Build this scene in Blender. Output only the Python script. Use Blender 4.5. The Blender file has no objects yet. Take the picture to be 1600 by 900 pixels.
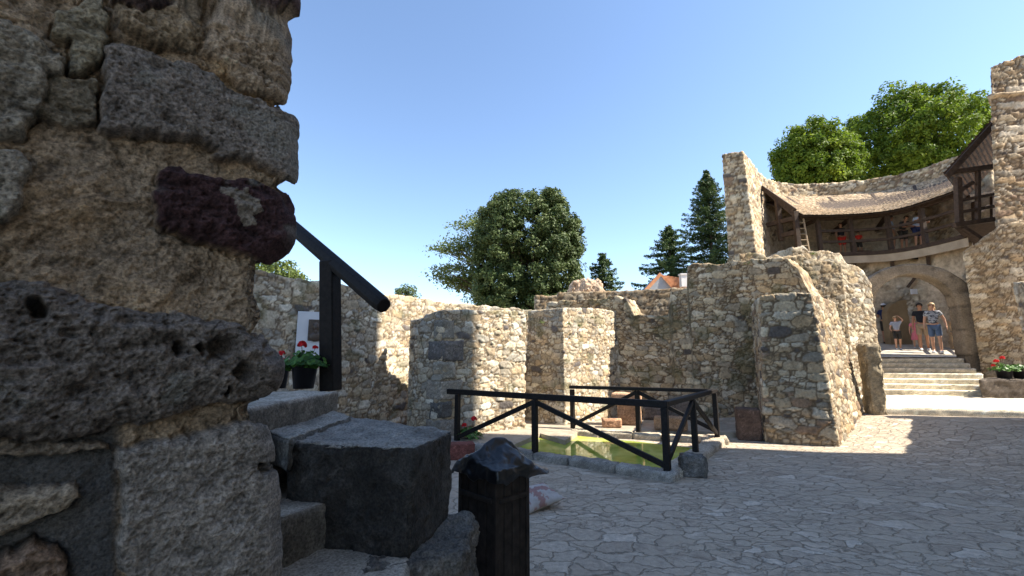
import bpy, bmesh, math, random
import numpy as np
from mathutils import Vector, Matrix, Quaternion
random.seed(7)
RS = np.random.RandomState(11)
S = bpy.context.scene
C = S.collection
R = math.radians

# ------------------------------------------------------------------ camera, sky, sun, exposure
CAMZ = 1.6; FPX = 700.0; PITCH = math.atan(110/700.0)
cam = bpy.data.cameras.new('camera'); cam_o = bpy.data.objects.new('camera', cam); C.objects.link(cam_o)
cam.sensor_width = 36; cam.lens = 36*FPX/1600; cam.clip_start = 0.02; cam.clip_end = 3000
cam_o.location = (0, 0, CAMZ); cam_o.rotation_euler = (R(90)+PITCH, 0, 0)
S.camera = cam_o
SUN_AZ, SUN_EL = R(102), R(46)          # azimuth clockwise from +Y
sun_dir = Vector((math.sin(SUN_AZ)*math.cos(SUN_EL), math.cos(SUN_AZ)*math.cos(SUN_EL), math.sin(SUN_EL)))
w = bpy.data.worlds.new('World'); S.world = w; w.use_nodes = True
nt = w.node_tree; nt.nodes.clear()
sky = nt.nodes.new('ShaderNodeTexSky'); sky.sky_type = 'NISHITA'; sky.sun_disc = False
sky.sun_elevation = SUN_EL; sky.sun_rotation = SUN_AZ; sky.altitude = 200; sky.air_density = 1.0; sky.dust_density = 0.35; sky.ozone_density = 1.9
bg = nt.nodes.new('ShaderNodeBackground'); bg.inputs[1].default_value = 0.115
out = nt.nodes.new('ShaderNodeOutputWorld')
nt.links.new(sky.outputs[0], bg.inputs[0]); nt.links.new(bg.outputs[0], out.inputs[0])
sl = bpy.data.lights.new('sun', 'SUN'); sl.energy = 5.0; sl.angle = R(0.53); sl.color = (1.0, 0.91, 0.77)
so = bpy.data.objects.new('sun', sl); C.objects.link(so); so.location = (30, -10, 40)
so.rotation_euler = sun_dir.to_track_quat('Z', 'Y').to_euler()
S.view_settings.view_transform = 'Standard'; S.view_settings.look = 'None'
S.view_settings.gamma = 1; S.view_settings.exposure = 1.42

# ------------------------------------------------------------------ measuring helpers (picture point -> place)
cP, sP = math.cos(PITCH), math.sin(PITCH)
def ray(px, py):
    xc = (px-800)/FPX; yc = (450-py)/FPX
    return xc, cP-yc*sP, sP+yc*cP
def on_z(px, py, z):
    x, y, zz = ray(px, py); t = (z-CAMZ)/zz
    return (x*t, y*t, z)
def on_y(px, py, Y):
    x, y, zz = ray(px, py); t = Y/y
    return (x*t, Y, CAMZ+zz*t)
def zat(py, Y): return on_y(800, py, Y)[2]
def project(P):
    x = P[:, 0]; y = P[:, 1]; z = P[:, 2]-CAMZ
    d = y*cP+z*sP; u = -y*sP+z*cP
    return 800+FPX*x/d, 450-FPX*u/d
def sstep(a, b, x):
    t = np.clip((np.asarray(x, float)-a)/(b-a), 0, 1); return t*t*(3-2*t)
def gz(x, y): return 0.40*sstep(9.7, 12.9, 0.75*np.asarray(x, float)+0.66*np.asarray(y, float))

# ------------------------------------------------------------------ noise
def hsh(ix, iy, iz, seed=0):
    h = (ix.astype(np.int64)*374761393 + iy.astype(np.int64)*668265263 + iz.astype(np.int64)*2147483647 + seed*974711) & 0xffffffff
    h = ((h ^ (h >> 13))*1274126177) & 0xffffffff
    h = ((h ^ (h >> 16))*2246822519) & 0xffffffff
    h = h ^ (h >> 15)
    return (h & 0xffffff)/float(0x1000000)
def vnoise(p, seed=0):
    i = np.floor(p).astype(np.int64); f = p-i; f = f*f*(3-2*f); r = 0
    for dx in (0, 1):
        for dy in (0, 1):
            for dz in (0, 1):
                wgt = (f[:, 0] if dx else 1-f[:, 0])*(f[:, 1] if dy else 1-f[:, 1])*(f[:, 2] if dz else 1-f[:, 2])
                r = r+wgt*hsh(i[:, 0]+dx, i[:, 1]+dy, i[:, 2]+dz, seed)
    return r*2-1
def fbm(p, octv=4, seed=0, gain=0.5):
    a = 1; r = 0; s = 0
    for k in range(octv):
        r = r+a*vnoise(p*(2.03**k)+k*17.3, seed+k); s += a; a *= gain
    return r/s*1.5
def worley(p, seed=0, jit=(0.9, 0.9, 0.9), box=False):
    i0 = np.floor(p).astype(np.int64); n = len(p)
    d1 = np.full(n, 1e9); d2 = np.full(n, 1e9); c1 = np.zeros((n, 3)); c2 = np.zeros((n, 3)); rid = np.zeros(n)
    for dx in (-1, 0, 1):
        for dy in (-1, 0, 1):
            for dz in (-1, 0, 1):
                I = i0+np.array([dx, dy, dz])
                c = np.stack([I[:, k]+0.5+jit[k]*(hsh(I[:, 0], I[:, 1], I[:, 2], seed+31*(k+1))-0.5) for k in range(3)], 1)
                d = (np.abs(p-c)**3.2).sum(1)**(1/3.2) if box else ((p-c)**2).sum(1)
                m1 = d < d1; m2 = (~m1) & (d < d2)
                c2[m1] = c1[m1]; d2[m1] = d1[m1]; c1[m1] = c[m1]; d1[m1] = d[m1]
                rid[m1] = hsh(I[:, 0], I[:, 1], I[:, 2], seed+7)[m1]
                c2[m2] = c[m2]; d2[m2] = d[m2]
    if box: return (d2-d1)*.5, rid, p-c1, d1
    e = (d2-d1)/(2*np.sqrt(((c2-c1)**2).sum(1))+1e-9)
    return e, rid, p-c1, np.sqrt(d1)

# ------------------------------------------------------------------ materials
def new_mat(name):
    m = bpy.data.materials.new(name); m.use_nodes = True
    nt = m.node_tree; b = nt.nodes['Principled BSDF']; return m, nt, b
def N(nt, t, **k):
    n = nt.nodes.new(t)
    for a, v in k.items(): setattr(n, a, v)
    return n
def noise_node(nt, scale, detail=4, rough=0.6, coord='Object'):
    tc = N(nt, 'ShaderNodeTexCoord'); n = N(nt, 'ShaderNodeTexNoise')
    n.inputs['Scale'].default_value = scale; n.inputs['Detail'].default_value = detail; n.inputs['Roughness'].default_value = rough
    nt.links.new(tc.outputs[coord], n.inputs['Vector']); return n
def ramp(nt, src, stops):
    r = N(nt, 'ShaderNodeValToRGB'); e = r.color_ramp.elements
    e[0].position, e[0].color = stops[0][0], (*stops[0][1], 1)
    e[1].position, e[1].color = stops[-1][0], (*stops[-1][1], 1)
    for p, c in stops[1:-1]:
        x = e.new(p); x.color = (*c, 1)
    nt.links.new(src, r.inputs[0]); return r
def mixc(nt, a, b, fac, mode='MIX'):
    m = N(nt, 'ShaderNodeMix', data_type='RGBA', blend_type=mode)
    for s, v in ((m.inputs[0], fac), (m.inputs[6], a), (m.inputs[7], b)):
        if hasattr(v, 'links'): nt.links.new(v, s)
        else: s.default_value = v if not isinstance(v, tuple) else (*v, 1)[:4]
    return m.outputs[2]
def bump(nt, b, h, strength=0.4, dist=0.01, prev=None):
    n = N(nt, 'ShaderNodeBump'); n.inputs['Strength'].default_value = strength; n.inputs['Distance'].default_value = dist
    nt.links.new(h, n.inputs['Height'])
    if prev is not None: nt.links.new(prev, n.inputs['Normal'])
    nt.links.new(n.outputs[0], b.inputs['Normal']); return n.outputs[0]
def stone_attr(name, s1=26, s2=120, bs=0.5, bd=0.012, rough=0.93, var=0.35):
    m, nt, b = new_mat(name)
    at = N(nt, 'ShaderNodeAttribute', attribute_name='Col')
    n1 = noise_node(nt, s1, 5, 0.65); n2 = noise_node(nt, s2, 3, 0.7); n0 = noise_node(nt, 1.3, 3, 0.5)
    r1 = ramp(nt, n1.outputs[0], [(0.3, (1-var,)*3), (0.7, (1+var,)*3)])
    r0 = ramp(nt, n0.outputs[0], [(0.35, (0.86, 0.85, 0.83)), (0.65, (1.08, 1.07, 1.04))])
    c = mixc(nt, at.outputs[0], r1.outputs[0], 1.0, 'MULTIPLY'); c = mixc(nt, c, r0.outputs[0], 1.0, 'MULTIPLY')
    nt.links.new(c, b.inputs['Base Color']); b.inputs['Roughness'].default_value = rough
    b.inputs['Specular IOR Level'].default_value = 0.25
    p = bump(nt, b, n1.outputs[0], bs, bd); bump(nt, b, n2.outputs[0], bs*0.8, bd*0.3, p)
    return m
def simple(name, c1, c2, scale=8, rough=0.7, bs=0.3, bd=0.004, stretch=None, spec=0.3):
    m, nt, b = new_mat(name)
    n = noise_node(nt, scale, 5, 0.6)
    if stretch:
        mp = N(nt, 'ShaderNodeMapping'); mp.inputs['Scale'].default_value = stretch
        tc = N(nt, 'ShaderNodeTexCoord'); nt.links.new(tc.outputs['Object'], mp.inputs[0]); nt.links.new(mp.outputs[0], n.inputs['Vector'])
    r = ramp(nt, n.outputs[0], [(0.3, c1), (0.7, c2)])
    nt.links.new(r.outputs[0], b.inputs['Base Color']); b.inputs['Roughness'].default_value = rough
    b.inputs['Specular IOR Level'].default_value = spec
    bump(nt, b, n.outputs[0], bs, bd); return m
M = {}
M['masonry'] = stone_attr('masonry_limestone', 22, 90, 0.6, 0.018)
M['masonry_far'] = stone_attr('masonry_far', 8, 30, 0.5, 0.03)
M['rock'] = stone_attr('rock_face', 150, 520, 1.0, 0.008, var=0.62)
M['block'] = stone_attr('dressed_block', 90, 330, 1.0, 0.009, var=0.6)
M['blackwood'] = simple('black_stained_wood', (0.007, 0.006, 0.006), (0.019, 0.016, 0.015), 14, 0.62, 0.5, 0.004, (2, 2, 2), 0.22)
M['beamwood'] = simple('dark_beam_wood', (0.007, 0.006, 0.006), (0.018, 0.015, 0.014), 30, 0.65, 0.6, 0.004, None, 0.15)
M['oldwood'] = simple('old_brown_wood', (0.035, 0.022, 0.016), (0.09, 0.06, 0.042), 9, 0.8, 0.4, 0.01)
M['palewood'] = simple('pale_wood', (0.30, 0.22, 0.14), (0.45, 0.34, 0.22), 9, 0.75, 0.3, 0.004)
M['plaster'] = simple('old_plaster', (0.33, 0.26, 0.19), (0.52, 0.43, 0.32), 1.6, 0.95, 0.5, 0.03)
M['white'] = simple('white_board', (0.62, 0.64, 0.68), (0.70, 0.72, 0.75), 3, 0.5, 0.05, 0.002)
M['bronze'] = simple('dark_bronze', (0.045, 0.03, 0.022), (0.10, 0.07, 0.05), 20, 0.45, 0.3, 0.003, None, 0.6)
M['pot'] = simple('black_plastic_pot', (0.010, 0.010, 0.014), (0.018, 0.018, 0.024), 4, 0.4, 0.1, 0.001, None, 0.4)
M['petal'] = simple('red_petals', (0.50, 0.008, 0.012), (0.75, 0.02, 0.03), 30, 0.6, 0.1, 0.001)
M['rooftile'] = simple('orange_roof_tiles', (0.50, 0.20, 0.09), (0.66, 0.32, 0.16), 3, 0.8, 0.3, 0.02)
M['whitewash'] = simple('white_chimney', (0.7, 0.68, 0.64), (0.8, 0.78, 0.75), 3, 0.9, 0.1, 0.01)
M['greyplaster'] = simple('grey_plaster', (0.30, 0.33, 0.36), (0.38, 0.41, 0.44), 3, 0.9, 0.1, 0.01)
M['bark'] = simple('bark', (0.05, 0.04, 0.03), (0.12, 0.09, 0.07), 12, 0.9, 0.6, 0.02)
M['steps'] = simple('pale_stair_stone', (0.36, 0.30, 0.23), (0.52, 0.46, 0.37), 5, 0.9, 0.4, 0.01)
M['binwood'] = simple('bin_brown_black_wood', (0.012, 0.009, 0.007), (0.040, 0.030, 0.024), 18, 0.7, 0.6, 0.005, None, 0.2)
M['soil'] = simple('soil', (0.03, 0.02, 0.015), (0.05, 0.035, 0.025), 20, 1, 0.4, 0.01)

def leaf_mat(name, c1, c2, c3, trans=0.25, rough=0.5):
    m, nt, b = new_mat(name)
    at = N(nt, 'ShaderNodeAttribute', attribute_name='Col')
    r = ramp(nt, at.outputs['Fac'], [(0.0, c1), (0.55, c2), (1.0, c3)])
    nt.links.new(r.outputs[0], b.inputs['Base Color']); b.inputs['Roughness'].default_value = rough
    b.inputs['Specular IOR Level'].default_value = 0.35
    t = N(nt, 'ShaderNodeBsdfTranslucent'); nt.links.new(r.outputs[0], t.inputs[0])
    mx = N(nt, 'ShaderNodeMixShader'); mx.inputs[0].default_value = trans
    nt.links.new(b.outputs[0], mx.inputs[1]); nt.links.new(t.outputs[0], mx.inputs[2])
    nt.links.new(mx.outputs[0], nt.nodes['Material Output'].inputs[0]); return m
M['leaf_dark'] = leaf_mat('dark_leaves', (0.028, 0.052, 0.012), (0.070, 0.105, 0.028), (0.17, 0.21, 0.08), 0.22, .6)
M['leaf_bright'] = leaf_mat('bright_leaves', (0.035, 0.075, 0.008), (0.13, 0.20, 0.016), (0.26, 0.33, 0.03), 0.4, .65)
M['leaf_feather'] = leaf_mat('feathery_leaves', (0.05, 0.085, 0.02), (0.11, 0.15, 0.035), (0.2, 0.24, 0.06), 0.4)
M['needle'] = leaf_mat('spruce_needles', (0.015, 0.035, 0.014), (0.035, 0.07, 0.02), (0.10, 0.15, 0.03), 0.15)
M['ger_leaf'] = leaf_mat('geranium_leaves', (0.03, 0.08, 0.015), (0.06, 0.16, 0.025), (0.12, 0.26, 0.05), 0.25)

# ------------------------------------------------------------------ object helpers
def link(name, me, mat=None, parent=None):
    o = bpy.data.objects.new(name, me); C.objects.link(o)
    if mat is not None: me.materials.append(mat)
    if parent is not None: o.parent = parent
    return o
def tag(o, label=None, cat=None, group=None, kind=None):
    if label: o['label'] = label
    if cat: o['category'] = cat
    if group: o['group'] = group
    if kind: o['kind'] = kind
    return o
def thing(name, label, cat, loc=(0, 0, 0), rz=0, group=None):
    o = bpy.data.objects.new(name, None); C.objects.link(o); o.location = loc; o.rotation_euler = (0, 0, rz)
    o.empty_display_size = 0.1
    return tag(o, label, cat, group)
def np_mesh(name, V, F, col=None, smooth=True):
    V = np.asarray(V, np.float32); F = np.asarray(F, np.int32)
    me = bpy.data.meshes.new(name); k = F.shape[1]
    me.vertices.add(len(V)); me.vertices.foreach_set('co', V.ravel())
    me.loops.add(F.size); me.loops.foreach_set('vertex_index', F.ravel())
    me.polygons.add(len(F)); me.polygons.foreach_set('loop_start', np.arange(0, F.size, k, dtype=np.int32))
    me.polygons.foreach_set('use_smooth', np.full(len(F), smooth))
    me.update(calc_edges=True)
    if col is not None:
        a = me.color_attributes.new('Col', 'FLOAT_COLOR', 'POINT')
        c = np.ones((len(V), 4), np.float32); c[:, :3] = col; a.data.foreach_set('color', c.ravel())
    me.validate(); return me
def bm_mesh(name, bm, smooth=False, bevel=0):
    bmesh.ops.recalc_face_normals(bm, faces=bm.faces)
    if bevel: bmesh.ops.bevel(bm, geom=list(bm.edges), offset=bevel, segments=1, affect='EDGES', clamp_overlap=True)
    me = bpy.data.meshes.new(name); bm.to_mesh(me); bm.free()
    if smooth: me.polygons.foreach_set('use_smooth', [True]*len(me.polygons))
    return me
def bm_box(bm, c, s, rz=0, rot=None):
    m = Matrix.Translation(c) @ (rot.to_matrix().to_4x4() if rot is not None else Matrix.Rotation(rz, 4, 'Z')) @ Matrix.Diagonal((*s, 1))
    return bmesh.ops.create_cube(bm, size=1, matrix=m)['verts']
def bm_bar(bm, a, b, w, h=None, up=(0, 0, 1)):
    a = Vector(a); b = Vector(b); h = h or w; d = b-a; L = d.length; z = d.normalized()
    u = Vector(up)
    if abs(z.dot(u)) > 0.97: u = Vector((1, 0, 0)) if abs(z.x) < 0.9 else Vector((0, 1, 0))
    x = u.cross(z).normalized(); y = z.cross(x)
    m = Matrix((x, y, z)).transposed().to_4x4(); m.translation = (a+b)/2
    bmesh.ops.create_cube(bm, size=1, matrix=m @ Matrix.Diagonal((w, h, L, 1)))
def bm_tube(bm, pts, rad, n=8, cap=True):
    rings = []
    for i, p in enumerate(pts):
        p = Vector(p); r = rad[i] if hasattr(rad, '__len__') else rad
        d = (Vector(pts[min(i+1, len(pts)-1)])-Vector(pts[max(i-1, 0)])).normalized()
        u = Vector((0, 0, 1)) if abs(d.z) < 0.9 else Vector((1, 0, 0)); x = u.cross(d).normalized(); y = d.cross(x)
        rings.append([bm.verts.new(p+(x*math.cos(2*math.pi*k/n)+y*math.sin(2*math.pi*k/n))*r) for k in range(n)])
    for a, b in zip(rings, rings[1:]):
        for k in range(n): bm.faces.new((a[k], a[(k+1) % n], b[(k+1) % n], b[k]))
    if cap: bm.faces.new(rings[0][::-1]); bm.faces.new(rings[-1])
def bar_obj(name, a, b, w, h, mat, parent, bevel=0.006, up=(0, 0, 1)):
    bm = bmesh.new(); bm_bar(bm, a, b, w, h, up)
    return link(name, bm_mesh(name, bm, bevel=bevel), mat, parent)
def box_obj(name, c, s, mat, parent=None, rz=0, bevel=0.006):
    bm = bmesh.new(); bm_box(bm, c, s, rz)
    return link(name, bm_mesh(name, bm, bevel=bevel), mat, parent)

# grid sheets, merged; the base for every masonry or rock surface
class Sheet:
    def __init__(s): s.V = []; s.F = []; s.n = 0
    def grid(s, P, flip=False):              # P: (a,b,3)
        a, b = P.shape[:2]; s.V.append(P.reshape(-1, 3)); idx = np.arange(a*b).reshape(a, b)+s.n
        q = np.stack([idx[:-1, :-1], idx[1:, :-1], idx[1:, 1:], idx[:-1, 1:]], -1).reshape(-1, 4)
        if flip: q = q[:, ::-1]
        s.F.append(q); s.n += a*b
    def merged(s):
        V = np.concatenate(s.V); F = np.concatenate(s.F)
        key = np.round(V*2000).astype(np.int64)
        _, first, inv = np.unique(key, axis=0, return_index=True, return_inverse=True)
        inv = inv.reshape(-1)
        V = V[first]; F = inv[F]
        ok = (F[:, 0] != F[:, 2]) & (F[:, 1] != F[:, 3])
        F = F[ok]
        return V, F
def vnormals(V, F):
    a, b, c, d = V[F[:, 0]], V[F[:, 1]], V[F[:, 2]], V[F[:, 3]]
    n = np.cross(c-a, d-b); Nn = np.zeros_like(V)
    for k in range(4): np.add.at(Nn, F[:, k], n)
    return Nn/(np.linalg.norm(Nn, axis=1, keepdims=True)+1e-12)
PAL = np.array([(.50, .44, .34), (.43, .35, .25), (.58, .53, .43), (.35, .33, .29), (.47, .40, .30), (.54, .48, .38), (.38, .34, .28), (.43, .34, .23), (.60, .57, .50), (.29, .22, .17)])
def stone_skin(V, Nn, size=(.27, .27, .14), amp=.021, seed=1, tone=(1, 1, 1), mortar=(.19, .145, .10), dark=0.025, moss=0.0, rowjit=.55):
    P = V+0.028*np.stack([fbm(V*5+k*9, 3, seed+k) for k in range(3)], 1)
    rows = np.floor(P[:, 2]/size[2]-0.0)
    Q = P/np.array(size); Q[:, 0] += 0.37*seed
    e, rid, off, _ = worley(Q, seed, (.95, .95, rowjit), True)
    e2, rid2, off2, _ = worley(Q*1.75+5, seed+50, (.9, .9, .6), True)     # small packing stones in some cells
    small = rid > 0.50
    r = np.where(small, rid2, (rid*7.31) % 1); ee = np.where(small, np.minimum(e, e2/1.75), e)
    body = sstep(0.004, 0.075, ee); rnd = (r*13.7) % 1
    t1 = (r*29.1) % 1-.5; t2 = (r*57.3) % 1-.5
    h = amp*body*(0.45+0.9*rnd)+amp*0.9*body*(off[:, 0]*t1*.7+off[:, 2]*t2*.7)
    h += amp*0.30*fbm(V*11, 3, seed+3)+amp*0.30*fbm(V*38, 2, seed+5)
    idx = ((r*977) % 1*(len(PAL)-(0 if dark > 0.04 else 1))).astype(int)
    col = PAL[idx].copy()
    dk = ((r*331) % 1) < dark
    col[dk] = (.12, .11, .11)
    col = col*(0.84+0.30*((r*91) % 1))[:, None]*np.array([1.0, .985, .965])
    mk = (1-sstep(0.010, 0.038, ee))[:, None]
    col = col*(1-mk)+np.array(mortar)*mk
    col *= (1+0.22*fbm(V*9, 3, seed+8))[:, None]
    st = sstep(0.15, 0.65, fbm(V*np.array([1.1, 1.1, .8]), 3, seed+12))[:, None]*0.30
    col = col*(1-st)+col*np.array([.55, .52, .5])*st
    if moss:
        mm = (sstep(0.05, 0.5, fbm(V*3.1, 4, seed+20)+moss)*.5)[:, None]
        col = col*(1-mm)+np.array([.10, .105, .05])*mm
    col *= np.array(tone)
    return V+Nn*h[:, None], np.clip(col, 0.01, .8)
def resample(pts, n):
    pts = np.array(pts, float); d = np.r_[0, np.cumsum(np.linalg.norm(np.diff(pts, axis=0), axis=1))]
    s = np.linspace(0, d[-1], n); return np.stack([np.interp(s, d, pts[:, k]) for k in range(pts.shape[1])], 1), s
def strip_wall(front, back, zb, ztops, res=.025, front_top=None, back_top=None, rag=.05, seed=1, closed_bottom=False):
    """front/back: plan polylines; ztops: list of (fraction along, z). Returns merged V,F"""
    f0 = np.array(front, float); L = np.linalg.norm(np.diff(f0, axis=0), axis=1).sum()
    ns = max(3, int(L/res)+1)
    f, s = resample(front, ns); b, _ = resample(back, ns)
    ft = resample(front_top, ns)[0] if front_top is not None else f
    bt = resample(back_top, ns)[0] if back_top is not None else b
    fr = s/s[-1]; za = np.array(ztops, float); zt = np.interp(fr, za[:, 0], za[:, 1])
    cell = np.floor(s/.23).astype(np.int64); jj = hsh(cell, cell*0+seed, cell*0, 5)
    ragv = rag*(jj*2-1)*.7+rag*.5*vnoise(np.stack([s*7, s*0+seed, s*0], 1), seed)
    k = np.ones(5)/5; ragv = np.convolve(np.r_[[ragv[0]]*2, ragv, [ragv[-1]]*2], k, 'valid')
    zt = zt+ragv
    if callable(zb): zbv = zb(f[:, 0], f[:, 1])
    else: zbv = np.full(ns, float(zb))
    H = (zt-zbv).max(); nz = max(3, int(H/res)+1); v = np.linspace(0, 1, nz)
    Wd = np.linalg.norm(f-b, axis=1).max(); nw = max(3, int(Wd/(res*1.3))+1); wv = np.linspace(0, 1, nw)
    sh = Sheet()
    def face(lo, hi):
        xy = lo[:, None, :]*(1-v[None, :, None])+hi[:, None, :]*v[None, :, None]
        z = zbv[:, None]*(1-v)+zt[:, None]*v
        return np.concatenate([xy, z[..., None]], -1)
    Fp, Bp = face(f, ft), face(b, bt)
    sh.grid(Fp); sh.grid(Bp, True)
    top = Fp[:, -1][:, None]*(1-wv[None, :, None])+Bp[:, -1][:, None]*wv[None, :, None]
    sh.grid(top)
    for i, fl in ((0, True), (-1, False)):
        e = Fp[i][None]*(1-wv[:, None, None])+Bp[i][None]*wv[:, None, None]; sh.grid(e, fl)
    V, F = sh.merged()
    return V, F
def wall_obj(name, label, cat, front, back, zb, ztops, mat='masonry', parent=None, **k):
    sk = {a: k.pop(a) for a in list(k) if a in ('size', 'amp', 'tone', 'mortar', 'dark', 'moss', 'rowjit')}
    V, F = strip_wall(front, back, zb, ztops, **k)
    Nn = vnormals(V, F)
    if (Nn[:, 2][V[:, 2] > V[:, 2].max()-.15]).mean() < 0: F = F[:, ::-1]; Nn = -Nn
    V, col = stone_skin(V, Nn, seed=k.get('seed', 1), **sk)
    o = link(name, np_mesh(name, V, F, col), M[mat], parent)
    if parent is None: tag(o, label, cat)
    elif label: o['label'] = label
    return o
def rough_block(name, corners, mat, col, res=.02, amp=.012, seed=1, parent=None, round_=.02, pits=0.0, colvar=.25, nscale=6, dust=None):
    """corners: 8 points, bottom 4 (ccw) then top 4; a hewn stone block"""
    c = np.array(corners, float); sh = Sheet()
    def q(a, b, cc, d):
        l1 = max(np.linalg.norm(c[b]-c[a]), np.linalg.norm(c[cc]-c[d])); l2 = max(np.linalg.norm(c[d]-c[a]), np.linalg.norm(c[cc]-c[b]))
        n1 = nseg[tuple(sorted((a, b)))]; n2 = nseg[tuple(sorted((a, d)))]
        u = np.linspace(0, 1, n1)[:, None, None]; v = np.linspace(0, 1, n2)[None, :, None]
        sh.grid(c[a]*(1-u)*(1-v)+c[b]*u*(1-v)+c[cc]*u*v+c[d]*(1-u)*v)
    def ln(p): return max(np.linalg.norm(c[x]-c[y]) for x, y in p)
    gx = [(0, 1), (3, 2), (4, 5), (7, 6)]; gy = [(1, 2), (0, 3), (5, 6), (4, 7)]; gzz = [(0, 4), (1, 5), (2, 6), (3, 7)]
    nseg = {}
    for g in (gx, gy, gzz):
        n = max(3, int(ln(g)/res)+2)
        for p in g: nseg[tuple(sorted(p))] = n
    q(0, 1, 5, 4); q(1, 2, 6, 5); q(2, 3, 7, 6); q(3, 0, 4, 7); q(4, 5, 6, 7); q(3, 2, 1, 0)
    V, F = sh.merged(); Nn = vnormals(V, F)
    cen = V.mean(0)
    if ((V-cen)*Nn).sum() < 0: F = F[:, ::-1]; Nn = -Nn
    # round the corners: pull vertices where the smoothed normal disagrees
    ext = np.abs((V-cen)); 
    d = np.zeros(len(V))
    # distance to nearest edge line
    de = np.full(len(V), 1e9)
    for g in (gx, gy, gzz):
        for a, b in g:
            ab = c[b]-c[a]; t = np.clip(((V-c[a])@ab)/(ab@ab), 0, 1); de = np.minimum(de, np.linalg.norm(V-(c[a]+t[:, None]*ab), axis=1))
    rr = round_*(1+.7*fbm(V*5, 2, seed+40))
    pull = np.clip(1-de/(rr+1e-6), 0, 1)**2*rr*.6
    h = amp*fbm(V*nscale, 4, seed)+amp*.5*fbm(V*nscale*5, 3, seed+9)-pull
    if pits:
        e, rid, off, d1 = worley(V*16, seed+3)
        pm = sstep(.34, .12, d1)*(rid > .55); pm2 = 0
        e, rid, off, d1 = worley(V*42, seed+4); pm2 = sstep(.34, .1, d1)*(rid > .45)
        h -= pits*(pm+.4*pm2)
    V2 = V+Nn*h[:, None]
    cc = np.array(col)[None]*1.12*(1+colvar*fbm(V*7, 4, seed+2))[:, None]*(1+.38*fbm(V*38, 3, seed+6))[:, None]
    sp = (sstep(.42, .62, fbm(V*34, 3, seed+15))*sstep(-.25, .3, fbm(V*5, 2, seed+16))*.55)[:, None]; cc = cc*(1-sp)+(cc*2.1+.02)*sp
    if dust is not None:
        k = (sstep(.5, .95, Nn[:, 2])*(.65+.35*fbm(V*9, 3, seed+7)))[:, None]; cc = cc*(1-k)+np.array(dust)*k
    return link(name, np_mesh(name, V2, F, np.clip(cc, .005, .8)), mat, parent)
def prism(poly, z0, z1): return [(x, y, z0) for x, y in poly]+[(x, y, z1) for x, y in poly]
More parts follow.
